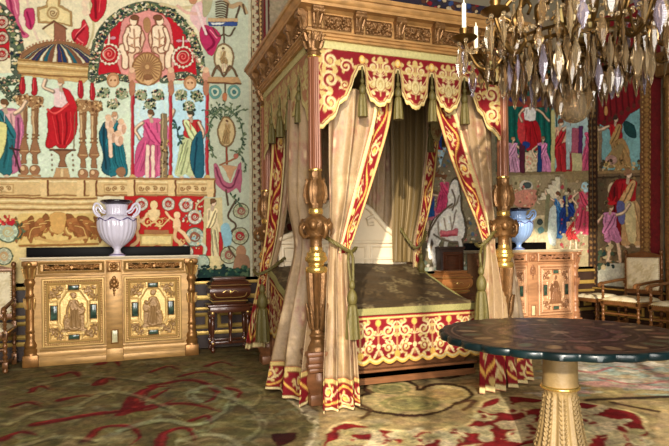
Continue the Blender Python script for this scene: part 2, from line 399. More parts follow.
# ------------------------------------------------------------------ tapestries
M_tap = woven('tapestry wool', 0.9, 0.3, 320, var=0.04, nscale=160)
def sh(c, k): return tuple(max(0, min(255, q * k)) for q in c)
SKIN = (238, 208, 176)
def person(c, x, y0, y1, robe, top=None, hair=(112, 76, 48), lean=0.0, arms=(), w=1.18, skin=SKIN, legs=False, fold=None, mantle=None, sash=True):
    H = y1 - y0; d = 1 if (int(x * 7) % 2) else -1; R = random.Random(int(x * 31 + y0))
    def q(a, b): return (x + (a + d * .035 * math.sin(b * 5.5)) * H * w + lean * H * (b - 1), y0 + b * H)
    j = lambda v: v * R.uniform(.85, 1.18)
    fold = fold or sh(robe, .52); top = top or robe; hi = sh(robe, 1.22)
    if mantle:
        c.poly([q(-.09 * d, .17), q(.12 * d, .15), q(.20 * d, .38), q(.19 * d, .66), q(.23 * d, .88), q(.10 * d, .95), q(.06 * d, .6), q(-.05 * d, .4)], mantle, sm=4)
        c.line([q(.13 * d, .25), q(.16 * d, .55), q(.17 * d, .86)], .022 * H, sh(mantle, .55), .85, sm=4); c.line([q(.17 * d, .3), q(.185 * d, .6)], .012 * H, sh(mantle, 1.35), .8)
    if legs:
        for a, b in ((-.05, -.09), (.05, .09)):
            c.line([q(a, .52), q(a * 1.3, .76), q(b, .98)], .085 * H, sh(skin, .6), sm=4); c.line([q(a, .52), q(a * 1.3, .76), q(b, .98)], .06 * H, skin, sm=4)
        yb = .66
    else: yb = .97
    hm = [(-.13, yb - .03), (-.07, yb + .015), (-.01, yb - .03), (.05, yb + .02), (.125, yb - .02)]
    c.poly([q(-.075, .38), q(.075, .38), q(j(.12), .55), q(j(.115), (yb + .55) / 2)] + [q(*p) for p in hm[::-1]] + [q(j(-.105), (yb + .55) / 2), q(j(-.12), .55)], robe, sm=4)
    for k in range(9):
        a = -.09 + .0225 * k; b = a * 1.25 + R.uniform(-.03, .03); t0 = R.uniform(.42, .56)
        c.line([q(a * .75, t0), q((a + b) / 2 + .02 * d, (yb + t0) / 2), q(b, yb - R.uniform(.02, .12))], R.uniform(.008, .018) * H, (fold, hi, sh(robe, .75))[k % 3], .8, sm=4, taper=k % 2 == 0)
    c.poly([q(-.10, .17), q(.0, .155), q(.10, .17), q(.095, .28), q(.075, .41), q(-.08, .40), q(-.09, .28)], top, sm=4)
    # sash thrown from the shoulder to the other hip
    if sash: c.poly([q(-.09 * d, .18), q(-.03 * d, .17), q(.10 * d, .42), q(.12 * d, .52), q(.02 * d, .48), q(-.07 * d, .30)], sh(robe, 1.12), sm=4); c.line([q(-.06 * d, .2), q(.02 * d, .38), q(.10 * d, .5)], .014 * H, fold, .8, sm=4); c.line([q(-.085 * d, .24), q(-.03 * d, .4), q(.04 * d, .48)], .012 * H, fold, .7, sm=4)
    c.line([q(.05 * d, .2), q(.06 * d, .33)], .014 * H, sh(top, .65), .8); c.line([q(-.015, .2), q(-.02, .3)], .012 * H, sh(top, 1.25), .8)
    c.line([q(0, .11), q(0, .18)], .05 * H, sh(skin, .8))
    for arm in arms:
        c.line([q(*p) for p in arm], .056 * H, sh(skin, .6), sm=4); c.line([q(p[0] - .004, p[1] - .005) for p in arm], .036 * H, skin, sm=4)
    c.ell(*q(.004, .072), .043 * H, .056 * H, sh(skin, .62)); c.ell(*q(-.003 * d, .075), .036 * H, .05 * H, skin); c.ell(*q(.008 * d, .042), .044 * H, .036 * H, hair); c.ell(*q(.035 * d, .07), .018 * H, .03 * H, hair); c.line([q(-.02, .078), q(.012, .078)], .008 * H, sh(skin, .5), .7)
    for a in (-.055, .06): c.ell(*q(a, .985), .036 * H, .015 * H, sh(skin, .9))
def rosette(c, x, y, r, petal=(226, 226, 205), core=(178, 48, 48), edge=(90, 110, 90)):
    c.ell(x, y, r, r, edge); c.ell(x, y, r * .9, r * .9, petal)
    for k in range(8): c.ell(x + r * .62 * math.cos(k * PI / 4), y + r * .62 * math.sin(k * PI / 4), r * .2, r * .2, sh(petal, .84), n=8)
    c.ell(x, y, r * .5, r * .5, core); c.spiral(x, y, r * .35, 0, 1.2, r * .12, sh(petal, .95))
LEAVES = [(34, 62, 52), (62, 92, 66), (120, 132, 90), (228, 220, 186), (238, 230, 204), (230, 222, 190), (214, 196, 140), (206, 150, 130), (30, 44, 62)]
def garland(c, pts, w, n, under=(84, 96, 78)):
    pp = crv(pts, 14); c.line(pp, w, under)
    for _ in range(n):
        p = rng.choice(pp); r = w * .13 * rng.uniform(.7, 1.5); a = rng.uniform(0, 6.28); d = w * .5 * rng.random() ** .7
        c.ell(p[0] + d * math.cos(a), p[1] + d * math.sin(a), r, r * .8, rng.choice(LEAVES), n=8)
def acanthus(c, x, y, s, col, d=1, hi=None, turns=1.3):
    hi = hi or sh(col, 1.3)
    c.spiral(x, y, s, PI / 2 * d, turns, s * .26, col, d, leaves=5)
    c.spiral(x, y, s * .96, PI / 2 * d, turns, s * .08, hi, d)
    for k in range(4): c.line([(x + d * s * (.6 + .3 * k), y - s * .6 + .1 * s * k), (x + d * s * (1.0 + .3 * k), y - s * (1.0 - .25 * k)), (x + d * s * (1.3 + .25 * k), y - s * (.7 - .3 * k))], s * .18, col, sm=4, taper=True)
def leaf_sprig(c, pts, n, r, cols):
    pp = crv(pts, 12); c.line(pp, r * .4, cols[0])
    for k in range(n):
        p = pp[int(len(pp) * (k + .5) / n)]; a = rng.uniform(0, 6.28)
        c.ell(p[0] + r * 1.4 * math.cos(a), p[1] + r * 1.4 * math.sin(a), r * 1.2, r * .5, rng.choice(cols), rot=a, n=8)
def tapestry(name, label, c, to3, nrm, thick=.02, group=None):
    """the canvas becomes a woven sheet just off the wall, with a rolled edge"""
    nv, nu = c.a.shape[:2]
    U, V = np.meshgrid(np.linspace(c.u0, c.u1, nu), np.linspace(c.v0, c.v1, nv))
    pts = to3(U, V)
    o = colour_grid(name, pts, np.clip(c.a, 0, 255), M_tap)
    tag(o, label, 'tapestry', group)
    return o
# ---------- tapestry over the left cabinet
Y1 = BACK - .03
c = Canvas(-2.15, 1.73, .84, 4.9, .0056, (226, 214, 172), lambda x, y: on_y(x, y, Y1))
CREAM = (233, 222, 184); GOLD = (206, 170, 110); BRN = (150, 100, 66); RED = (182, 30, 40); AQ = (196, 220, 202)
c.poly([(-90, -160), (205, -160), (205, 300), (-90, 300)], CREAM)
c.poly([(203, -160), (270, -160), (270, 300), (203, 300)], (190, 196, 170))
c.poly([(-90, 72), (207, 76), (207, 182), (-90, 182)], (212, 226, 198))
c.poly([(133, 84), (207, 84), (207, 180), (133, 180)], (206, 232, 232)); c.poly([(173, 88), (206, 88), (206, 178), (173, 178)], (190, 226, 236))
for k in range(40): c.line([(rng.uniform(-60, 200), 84), (rng.uniform(-60, 200), 176)], 1.6, (222, 232, 210), .35)
# upper cream field, hanging arc, cross
c.line([(84, -30), (91, 10), (93, 34), (80, 60)], 1.6, (206, 190, 140), sm=6); c.line([(30, -30), (28, 10), (38, 40)], 2.2, (226, 200, 176), sm=5)
c.poly([(47, -30), (61, -30), (60, 5), (72, 12), (72, 27), (60, 24), (38, 23), (37, 8), (47, 5)], (176, 140, 90)); c.poly([(49, -30), (59, -30), (58, 6), (70, 13), (70, 25), (58, 22), (40, 21), (39, 10), (48, 7)], (228, 208, 152))
c.ell(53, 13, 6.5, 6.5, (186, 152, 100)); c.ell(53, 13, 5, 5, (226, 206, 156)); c.spiral(53, 13, 4, 0, 1.3, 1, (160, 124, 84))
c.poly([(54, 20), (66, 29), (66, 43), (54, 42)], (146, 94, 70)); c.poly([(42, 29), (54, 21), (54, 40), (52, 40)], (232, 216, 170)); c.line([(43, 29), (54, 21), (67, 29)], 1.2, (120, 76, 56))
# flying figures in pink and red
c.poly([(5, -10), (18, -12), (19, 10), (22, 28), (29, 35), (24, 38), (14, 30), (8, 12)], (206, 96, 126), sm=5); c.line([(10, 0), (15, 22), (24, 34)], 2, (150, 44, 84), sm=4); c.line([(13, -6), (17, 14)], 1.6, (240, 160, 176))
c.poly([(24, 11), (33, 8), (35, 20), (31, 30), (25, 24)], (190, 56, 100), sm=5); c.line([(27, 12), (31, 27)], 1.4, (140, 26, 70)); c.ell(22, 20, 3, 7, (238, 210, 190), rot=-.2)
c.poly([(84, -14), (104, -14), (106, 8), (97, 22), (89, 16), (92, 4)], (192, 30, 46), sm=5); c.line([(95, -10), (96, 18)], 2, (130, 14, 30)); c.line([(101, -8), (99, 12)], 1.5, (232, 90, 90))
c.poly([(84, 19), (89, 30), (87, 44), (79, 46), (72, 38), (73, 30), (80, 28)], (196, 40, 54), sm=5); c.line([(86, 24), (76, 36), (83, 43)], 1.8, (240, 120, 120), sm=4); c.line([(84, 28), (74, 40)], 1.4, (130, 18, 34))
c.line([(88, 12), (84, 4), (92, -4)], 5, (234, 208, 176), sm=4); c.ell(86, 12, 4, 4, (234, 208, 176))
for x in (-14, 116, 150, 178): c.line([(x, -6), (x + 10, -2), (x + 22, -8)], 4, (222, 206, 160), sm=4); acanthus(c, x + 8, -18, 7, (180, 140, 90), 1)
# left arch with garland
c.poly([(-40, 20), (8, 22), (10, 58), (-40, 60)], RED); garland(c, [(-60, -8), (-6, 6), (10, 24), (17, 46), (18, 70)], 13, 150); garland(c, [(-20, 78), (4, 82), (18, 78)], 9, 60); garland(c, [(4, 88), (13, 98), (20, 88)], 8, 50)
for y in (22, 38, 54): rosette(c, 2, y, 7, (226, 208, 180), RED, (120, 40, 40))
# dome of the temple
c.poly([(20, 62)] + [(57.5 + 37 * math.cos(PI - k * PI / 20), 60 - 19 * math.sin(k * PI / 20)) for k in range(21)] + [(97, 66)], (142, 100, 66))
for k in range(22):
    a0 = PI - (k + .08) * PI / 22; a1 = PI - (k + .85) * PI / 22
    col = [(24, 58, 92), (228, 220, 186), (30, 92, 104), (120, 76, 58), (214, 204, 170), (54, 44, 92)][k % 6]
    def rib(a, t): return (57.5 + (34 * (1 - t) ** .55 + 4) * math.cos(a), 61 + 2.5 * math.sin(a) * (1 - t) - 17 * t)
    c.poly([rib(a0, t) for t in (0, .25, .5, .75, .98)] + [rib(a1, t) for t in (.98, .75, .5, .25, 0)], col)
for k in range(30): a = PI - k * PI / 29; c.ell(57.5 + 38 * math.cos(a), 60 - 20 * math.sin(a), 1.0, 1.0, (190, 130, 100), n=8)
c.poly([(18, 58), (40, 61), (70, 63), (98, 67), (97, 74), (90, 78), (84, 83), (50, 79), (22, 75), (17, 70)], (204, 168, 108))
for k, cc in enumerate([(150, 112, 66), (236, 212, 156), (176, 138, 84), (226, 196, 136), (140, 100, 62)]): c.line([(18, 60 + 3.2 * k), (50, 62 + 3.4 * k), (97, 67.5 + 2.6 * k)], 1.3, cc, sm=4)
# red balusters, capitals, candelabra columns
for x, t in ((22.5, 76), (34.5, 77), (80.5, 80), (92.5, 82)):
    c.poly([(x - 1.4, t), (x + 1.4, t), (x + 3, t + 12), (x + 1.6, t + 18), (x - 1.6, t + 18), (x - 3, t + 12)], (168, 28, 40), sm=4); c.line([(x - .8, t + 3), (x - 1.2, t + 14)], 1, (226, 90, 90)); c.ell(x, t, 2, 1, GOLD)
for x, t, s in ((24, 96, 1), (35, 97, 1), (83, 101, 1), (94, 102, 1)):
    c.poly([(x - 9, t), (x + 8, t), (x + 5, t + 10), (x - 5, t + 10)], (160, 120, 80), sm=3); c.dots(x - 8, t - 2, x + 8, t + 10, 26, 1.3, [(206, 168, 118), (110, 74, 48), (226, 196, 150)])
    b = 146 if x < 60 else 150
    c.poly([(x - 4, t + 10), (x + 4, t + 10), (x + 2.6, b - 8), (x - 2.6, b - 8)], (184, 146, 104)); c.line([(x - 2, t + 11), (x - 1.2, b - 8)], 1.1, (228, 200, 156)); c.line([(x + 2.2, t + 11), (x + 1.6, b - 8)], 1.2, (118, 80, 54)); c.line([(x + .4, t + 11), (x + .3, b - 8)], .8, (120, 84, 58))
    for yy in (t + 12, b - 12, b - 8): c.rect(x - 3.6, yy, x + 3.6, yy + 1.6, (140, 98, 64))
    c.poly([(x - 2, b - 7), (x + 2, b - 7), (x + 5.5, b + 6), (x + 2.2, b + 9), (x + 3.2, b + 18), (x - 3.2, b + 18), (x - 2.2, b + 9), (x - 5.5, b + 6)], (150, 106, 72)); c.line([(x - 3, b + 5), (x + 4, b + 5)], 1.2, (214, 176, 128))
    c.ell(x, b + 24, 5.2, 5.2, (158, 112, 78)); c.ell(x - 1.2, b + 22.5, 2.4, 2.4, (222, 186, 142)); c.rect(x - 6, b + 28.5, x + 6, b + 31, (176, 134, 90))
# woman in the temple with a red mantle
person(c, 59, 77, 150, (176, 24, 34), (232, 202, 196), (186, 140, 96), sash=False, arms=[[(-.1, .2), (-.2, .14), (-.16, .04)]])
c.poly([(48, 110), (55, 114), (64, 110), (71, 102), (77, 112), (76, 134), (66, 147), (56, 146), (48, 131)], (182, 24, 34), sm=4); c.poly([(63, 88), (71, 93), (77, 108), (71, 108), (66, 98)], (190, 28, 38), sm=3); c.line([(48, 110), (56, 113), (68, 104)], 2.4, (226, 84, 80), sm=4)
for k in range(5): c.line([(52 + 4.6 * k, 116 - k), (55 + 4 * k, 130), (58 + 2 * k, 144)], 1.3, (118, 8, 20) if k % 2 else (226, 72, 72), .8, sm=4)
c.poly([(52, 150), (74, 150), (66, 155), (65, 160), (67, 167), (58, 167), (60, 160), (59, 155)], (140, 96, 66)); c.line([(50, 150), (75, 150)], 1.6, (100, 62, 44)); c.line([(75, 112), (74, 150)], .8, (140, 110, 80))
c.poly([(56, 168), (68, 168), (74, 193), (50, 193)], (196, 156, 108)); acanthus(c, 56, 186, 5, BRN, -1); acanthus(c, 67, 186, 5, BRN, 1); c.line([(62, 170), (62, 192)], 3, (226, 200, 150))
for x in (52, 73):
    for k in range(4): c.ell(x, 155 + 5 * k, .8, 1.2, (150, 120, 84), n=8)
# the four standing figures of the gallery
person(c, 3, 98, 177, (40, 104, 110), (226, 176, 170), arms=[[(.1, .2), (.18, .14), (.24, .05)]], mantle=(186, 110, 140)); c.poly([(-12, 126), (6, 124), (4, 150), (-8, 172), (-14, 160)], (220, 214, 140), sm=4); c.line([(12, 146), (20, 172)], 1.4, (70, 52, 44)); c.line([(10, 148), (19, 150)], 1.6, (60, 44, 40))
person(c, 116, 111, 178, (36, 112, 122), (216, 186, 160), (196, 150, 112), w=1.1, mantle=(30, 84, 100))
for x, y in ((109, 124), (122, 128), (112, 137), (119, 140)): c.ell(x, y, 4.6, 6.4, (236, 204, 176)); c.ell(x - 1, y - 6.5, 3.2, 3.2, (226, 186, 150)); c.ell(x + 1.6, y + 1, 2, 4.6, (206, 160, 130))
c.line([(110, 140), (111, 156)], 4, (236, 206, 178)); c.ell(121, 172, 5, 5, (150, 108, 76))
person(c, 149, 109, 179, (196, 84, 124), (206, 98, 134), arms=[[(.1, .2), (.2, .13), (.26, .02)], [(-.1, .2), (-.18, .3), (-.12, .42)]], w=1.35, fold=(140, 40, 82), mantle=(214, 112, 146)); c.line([(148, 146), (147, 176)], 4, (240, 212, 190)); c.line([(153, 146), (153, 177)], 3.6, (240, 212, 190))
c.poly([(161, 114), (167, 114), (168, 178), (160, 178)], (132, 112, 84)); c.line([(163, 114), (162.5, 178)], 1.4, (196, 176, 134)); c.dots(160, 140, 168, 178, 34, 1.2, [(86, 64, 44), (196, 164, 110)])
person(c, 189, 109, 178, (196, 204, 152), (188, 44, 46), (60, 60, 44), arms=[[(.08, .2), (.13, .36), (.08, .5)]], w=1.3, fold=(120, 132, 92))
c.poly([(193, 140), (202, 132), (204, 172), (196, 178), (190, 160)], (34, 92, 108), sm=4); c.line([(197, 138), (194, 174)], 1.4, (18, 56, 76)); leaf_sprig(c, [(175, 122), (178, 132), (180, 142)], 12, 2, [(40, 70, 70), (70, 104, 84)])
for x in (132.5, 170.5, 207): c.rect(x - 1.6, 84, x + 1.6, 180, (176, 40, 52)); c.line([(x - .8, 84), (x - .8, 180)], .7, (226, 110, 110)); c.ell(x, 84, 3, 4, GOLD); c.ell(x, 178, 3.2, 3.4, GOLD)
# arch in red with two seated figures and a round shield
c.poly([(93, 80)] + [(149 + 54 * math.cos(PI - k * PI / 24), 64 - 56 * math.sin(k * PI / 24)) for k in range(25)] + [(204, 80)], (190, 24, 38))
c.poly([(122, 78), (120, 30), (128, 16), (147, 10), (164, 16), (172, 32), (170, 78)], (222, 150, 140), sm=3)
def limb(pts, w, col): c.line(pts, w + 1.6, (150, 92, 70), sm=5); c.line(pts, w, col, sm=5)
for x, d in ((134, 1), (159, -1)):
    SK = (246, 222, 188)
    limb([(x + 5 * d, 29), (x + 9 * d, 38), (x + 6 * d, 48)], 3.2, (232, 198, 164)); c.poly([(x - 7, 26), (x + 7, 26), (x + 6, 42), (x + 8, 53), (x - 7, 53), (x - 7, 42)], (150, 92, 70), sm=4); c.poly([(x - 6, 27), (x + 6, 27), (x + 5, 42), (x + 7, 52), (x - 6, 52), (x - 6, 42)], SK, sm=4)
    limb([(x + 3 * d, 50), (x - 3 * d, 55), (x - 2 * d, 68)], 5.2, (232, 198, 164)); limb([(x - 2 * d, 50), (x - 12 * d, 47), (x - 9 * d, 57), (x - 9 * d, 66)], 5.6, SK); limb([(x - 6 * d, 29), (x - 9 * d, 40), (x - 7 * d, 49)], 3.4, SK)
    c.line([(x, 27), (x, 24)], 4, SK); c.ell(x, 20.5, 4.6, 5.4, (140, 88, 62)); c.ell(x - .6 * d, 21, 3.6, 4.6, SK); c.ell(x + d, 17.6, 4.4, 3, (120, 78, 50))
    c.line([(x, 30), (x + .6, 48)], 1.2, (190, 140, 106)); c.line([(x - 4.5, 37), (x, 39), (x + 4.5, 37)], 1.1, (196, 146, 112), sm=3); c.line([(x - 5, 31), (x - 4, 36)], 1, (255, 240, 214)); c.ell(x - d * 2, 45, 1.2, 1.2, (200, 150, 116))
c.ell(147, 25, 4, 8, (172, 128, 84)); c.ell(147, 69, 15.5, 17, (150, 104, 66)); c.ell(147, 69, 14, 15.5, (200, 160, 108))
for k in range(26): a = 2 * PI * k / 26; c.line([(147 + 3 * math.cos(a), 67 + 3 * math.sin(a)), (147 + 13 * math.cos(a), 68 + 14 * math.sin(a))], .9, (150, 108, 72))
c.ell(148, 80, 4.5, 5.5, (216, 176, 130)); c.ell(148, 77, 5, 3, (140, 96, 62))
for x, y in ((109, 54), (183, 57)):
    for r in (10, 6): c.line([(x + r * math.cos(k * .35), y + r * math.sin(k * .35)) for k in range(19)], 1.4, (232, 216, 190))
    for k in range(16): c.ell(x + 10 * math.cos(k * .39), y + 10 * math.sin(k * .39), 1.9, 1.4, (238, 226, 200), rot=k, n=8)
    c.spiral(x, y, 6, 0, 1.6, 1.4, (226, 120, 110)); c.line([(x, y - 11), (x, y - 20)], 2, (238, 226, 200)); c.ell(x - 4, y - 16, 3, 1.6, (206, 150, 160)); c.ell(x + 4, y - 16, 3, 1.6, (206, 150, 160))
garland(c, [(93, 78), (96, 52), (105, 30), (122, 14), (147, 6), (172, 14), (190, 34), (199, 56), (202, 80)], 9.5, 700); garland(c, [(94, 80), (112, 76), (131, 80)], 7, 70); garland(c, [(163, 80), (184, 75), (203, 82)], 7, 70)
for x, y in ((113, 80), (190, 83)): c.ell(x, y, 6.5, 7.5, (190, 138, 96)); c.ell(x, y + 1, 4.6, 5.6, (224, 180, 136)); c.ell(x - 2, y, 1, .8, BRN); c.ell(x + 2, y, 1, .8, BRN)
for x, y in ((103, 93), (122, 94), (113, 104), (141, 95), (158, 95), (150, 104), (181, 95), (197, 96), (189, 106)): c.ell(x, y, 6, 5.4, (150, 160, 124)); c.dots(x - 6, y - 5, x + 6, y + 5, 40, 1.1, LEAVES)
for x in (132, 171, 206): c.ell(x, 76, 4, 7, (208, 150, 124)); c.ell(x, 70, 3, 3, (226, 186, 150)); c.ell(x, 88, 3, 8, (180, 120, 90))
# flying figure in pink right of the arch
c.line([(160, 4), (184, 8), (205, 2)], 3, (214, 196, 150), sm=4); c.poly([(194, 4), (210, 2), (206, 22), (214, 34), (206, 44), (198, 30), (190, 18)], (232, 190, 186), sm=4); c.line([(204, 2), (209, -6)], 5, (222, 170, 140)); c.line([(198, 14), (186, 12), (178, 6)], 3, (226, 180, 160), sm=4)
c.poly([(202, 26), (214, 28), (221, 36), (218, 44), (212, 56), (204, 48), (200, 38)], (186, 44, 92), sm=5); c.line([(206, 30), (214, 42), (208, 50)], 2, (130, 16, 60), sm=4); c.line([(210, 30), (217, 38)], 1.6, (240, 140, 160)); c.line([(196, 6), (206, 34)], 3, (240, 212, 206)); c.ell(193, 0, 4, 4, (196, 140, 100)); c.poly([(204, -14), (216, -20), (210, 10), (203, 16)], (176, 170, 130), sm=4)
# grotesque strip on the grey green ground
DK = (96, 72, 56)
c.line([(222, -8), (230, 6), (241, 4), (246, 12)], 4, (180, 150, 110), sm=4); c.line([(228, 4), (226, 18)], 1.6, DK); c.line([(240, 6), (236, 18)], 1.6, DK); c.line([(243, 4), (245, 14)], 1.4, DK)
for k in range(8): c.line([(216, 2 + 2.4 * k), (222, 1 + 2.4 * k), (227, 3 + 2.4 * k)], 1, DK, sm=3)
c.poly([(208, 18), (238, 18), (238, 22), (208, 22)], (196, 164, 120)); c.poly([(208, 22), (238, 22), (237, 26), (209, 26)], (54, 78, 138)); c.poly([(210, 22.5), (226, 22.5), (222, 25), (212, 25)], (226, 230, 226))
c.line([(224, 27), (224, 44)], 1.4, DK); c.line([(213, 28), (218, 36), (224, 34)], 1.2, DK, sm=4); c.line([(235, 28), (230, 36), (224, 34)], 1.2, DK, sm=4)
c.ell(224, 58, 10.5, 15, (140, 110, 80)); c.ell(224, 58, 9, 13.5, (226, 214, 172)); person(c, 224, 47, 72, (170, 140, 96), (220, 196, 150), legs=True)
c.line([(212, 76), (218, 66), (224, 76), (230, 66), (237, 76)], 2, (110, 80, 56), sm=4); c.poly([(208, 77), (238, 77), (242, 84), (208, 82)], (190, 150, 104)); c.line([(208, 82.5), (241, 84)], 1.2, (110, 70, 50))
for x in (215, 234): c.ell(x, 92, 6.4, 7, (100, 150, 140)); c.ell(x, 92, 4, 4.5, (196, 206, 180)); c.ell(x, 92, 1.8, 2, (70, 120, 120))
c.ell(224.5, 97, 2.4, 5, (190, 120, 80)); c.line([(225, 84), (225, 92)], 1.2, DK)
G2 = [(58, 84, 66), (84, 108, 80), (110, 126, 90)]
for k in range(7): leaf_sprig(c, [(225, 122), (225 + (k - 3) * 4, 112), (225 + (k - 3) * 7, 101 + abs(k - 3) * 3)], 9, 1.2, G2)
leaf_sprig(c, [(222, 108), (211, 122), (209, 140), (214, 156)], 34, 1.5, G2); leaf_sprig(c, [(229, 108), (240, 122), (243, 140), (238, 156)], 34, 1.5, G2); leaf_sprig(c, [(217, 110), (206, 116)], 8, 1.4, G2); leaf_sprig(c, [(233, 150), (243, 158), (246, 172)], 10, 1.4, G2)
c.ell(226.5, 132, 9.2, 15.5, (134, 104, 70)); c.ell(226.5, 132, 7.8, 14, (206, 182, 132)); person(c, 226.5, 120, 145, (168, 138, 92), (186, 156, 108)); c.line([(226.5, 148), (227, 164)], 2, (150, 70, 50)); c.line([(220, 165), (236, 158), (238, 154)], 1.4, (160, 100, 70), sm=3); c.ell(236, 156, 2.4, 2.4, (190, 110, 90))
c.poly([(221, 165), (238, 166), (234, 172), (230, 182), (226, 172)], (196, 150, 110)); c.poly([(214, 164), (218, 166), (224, 180), (232, 182), (238, 166), (241, 164), (241, 192), (236, 188), (228, 193), (218, 186), (215, 180)], (176, 96, 116), sm=3); c.line([(216, 168), (222, 184), (232, 187), (239, 170)], 1.3, (120, 50, 76), sm=4)
# cornice under the gallery
c.poly([(-90, 177), (215, 178), (215, 196), (-90, 197)], (216, 184, 128)); c.line([(-90, 178), (215, 179)], 1.6, (156, 112, 72)); c.line([(-90, 181), (215, 182)], 1.4, (240, 220, 170)); c.line([(-90, 196), (215, 195)], 1.4, (160, 118, 76))
for x0, x1 in ((-30, 14), (104, 128), (137, 168), (178, 208)):
    c.rect(x0, 184, x1, 193, (196, 158, 104)); c.rect(x0 + 1, 185, x1 - 1, 192, (224, 196, 142))
    for k in range(int((x1 - x0) / 7)): c.spiral(x0 + 4 + 7 * k, 188.5, 2.6, k * 2, 1.1, .9, (160, 118, 76))
for x in (44, 81, 93, 131, 172, 211): c.rect(x - 4, 180, x + 4, 197, (226, 196, 140)); c.rect(x + 3, 180, x + 4.4, 197, (130, 80, 54))
c.poly([(-90, 196), (97, 196), (97, 214), (-90, 214)], (222, 192, 132))
for k, cc in enumerate([(150, 104, 66), (240, 220, 168), (186, 146, 92), (238, 214, 160), (160, 118, 72), (236, 212, 158)]): c.line([(-90, 197 + 3 * k), (10, 197.5 + 3 * k), (60, 199 + 2.7 * k), (97, 198.5 + 2.7 * k)], 1.5, cc, sm=5)
# foot of the design: brown acanthus, red panel with putti, rosettes
c.poly([(-90, 213), (128, 213), (128, 300), (-90, 300)], (228, 204, 142)); c.poly([(18, 214), (98, 214), (98, 246), (18, 246)], (222, 190, 118))
for x, d, s in ((30, -1, 7), (44, 1, 8), (54, -1, 6), (70, 1, 7), (80, -1, 8), (92, 1, 7), (24, 1, 5), (-20, -1, 9), (-44, 1, 9)): acanthus(c, x, 229, s, (150, 92, 52), d, (214, 170, 100))
for x0, y0, d in ((58, 218, 1), (58, 218, -1)):
    for k in range(7):
        bx = x0 + d * (6 + 5.4 * k); by = 217 + 3.2 * (k % 3); L = 15 - k * .6
        c.poly([(bx - 3, by), (bx + d * L * .5, by - 3 + k), (bx + d * L, by + 10), (bx + d * L * .75, by + 20), (bx + d * L * .5, by + 12), (bx + d * 1, by + 9)], ((128, 76, 40), (172, 112, 62), (148, 92, 50))[k % 3], .92, sm=4); c.line([(bx, by + 3), (bx + d * L * .6, by + 5), (bx + d * L * .85, by + 15)], 1.2, (224, 186, 120), sm=4)
c.poly([(50, 214), (66, 214), (64, 230), (58, 234), (52, 230)], (206, 160, 92), sm=3); c.line([(36, 238), (60, 242), (86, 237)], 3, (206, 164, 100), sm=4); c.line([(20, 246), (98, 244)], 2, (160, 110, 60))
rosette(c, 8, 232, 11, (206, 220, 190), (196, 180, 130)); rosette(c, 4, 256, 9, (214, 214, 180), (200, 160, 110)); rosette(c, -22, 250, 11); c.dots(-4, 216, 14, 224, 24, 2, [(190, 36, 50), (226, 90, 80)]); leaf_sprig(c, [(18, 222), (22, 232), (18, 240)], 10, 1.6, G2)
c.poly([(124, 196), (204, 196), (206, 262), (124, 262)], (186, 34, 34))
c.ell(154, 205, 4, 4.6, (232, 204, 150)); c.poly([(148, 210), (160, 210), (158, 220), (150, 220)], (232, 204, 150), sm=3); acanthus(c, 148, 222, 5, (214, 176, 116), -1); acanthus(c, 160, 222, 5, (214, 176, 116), 1); c.line([(138, 218), (146, 226), (154, 222), (162, 226), (170, 218)], 2, (224, 190, 130), sm=4)
for x, y in ((141.5, 204), (168.5, 204), (186, 205), (195, 217), (195, 236), (186, 252)): rosette(c, x, y, 6.8 if x < 180 else 7.6, (232, 226, 206), (186, 60, 50), (150, 150, 130))
rosette(c, 195, 237, 10, (190, 206, 186), (150, 90, 70)); c.dots(180, 200, 206, 250, 40, 1.2, [(150, 186, 186), (232, 220, 190), (226, 190, 140)]); c.line([(204, 198), (196, 208), (206, 226), (202, 244)], 2, (206, 190, 150), sm=5)
for x, y, d in ((136, 226, 1), (177, 224, -1)):
    c.ell(x, y - 9, 3.6, 3.8, (238, 206, 160)); c.ell(x, y, 4.2, 7, (234, 198, 150)); c.line([(x, y + 4), (x - 7 * d, y + 10), (x - 12 * d, y + 17)], 4, (234, 198, 150), sm=4); c.line([(x + d, y + 5), (x + 2 * d, y + 14), (x - 4 * d, y + 20)], 4, (222, 180, 130), sm=4); c.line([(x + d, y - 3), (x + 7 * d, y - 6), (x + 11 * d, y - 12)], 2.6, (234, 198, 150), sm=4)
c.rect(140, 234, 173, 246, (196, 160, 96)); c.rect(142, 236, 171, 244, (228, 206, 140)); c.rect(144, 230, 169, 234, (160, 110, 70)); c.line([(130, 249), (190, 249)], 2.2, (206, 168, 104)); acanthus(c, 182, 243, 4, (214, 180, 120), 1)
c.poly([(204, 198), (222, 198), (224, 272), (202, 272)], (206, 190, 140)); person(c, 214, 198, 262, (226, 208, 160), (232, 210, 166), w=.9); c.rect(208, 256, 220, 266, (226, 206, 150)); c.rect(206, 228, 211, 256, (186, 40, 44)); c.rect(219, 232, 223, 256, (186, 40, 44))
for x, y, r in ((241, 211, 8), (240, 236, 9), (229, 255, 9)):
    rosette(c, x, y, r, (196, 196, 158), (176, 44, 52) if y == 236 else (160, 90, 80), (110, 100, 80))
c.line([(236, 200), (228, 216), (236, 226), (226, 240), (238, 262)], 1.6, DK, sm=5); c.line([(228, 205), (226, 190)], 1.6, DK); leaf_sprig(c, [(232, 196), (240, 204)], 8, 1.6, G2); c.poly([(221, 226), (229, 224), (232, 242), (224, 246)], (146, 190, 200), sm=3); c.ell(241, 252, 5, 7, (176, 130, 96)); c.poly([(236, 256), (248, 256), (249, 274), (234, 274)], (160, 120, 90), sm=3)
c.line([(200, 262), (206, 250), (202, 244)], 3, (206, 214, 190), sm=4); rosette(c, 202, 262, 8, (206, 220, 196), (190, 200, 170))
c.poly([(198, 270), (250, 268), (252, 290), (198, 290)], (30, 58, 50), sm=0); c.dots(198, 266, 250, 280, 60, 2, [(24, 48, 48), (48, 84, 66), (90, 110, 80)]); c.dots(-90, -150, 250, -20, 500, 4, LEAVES)
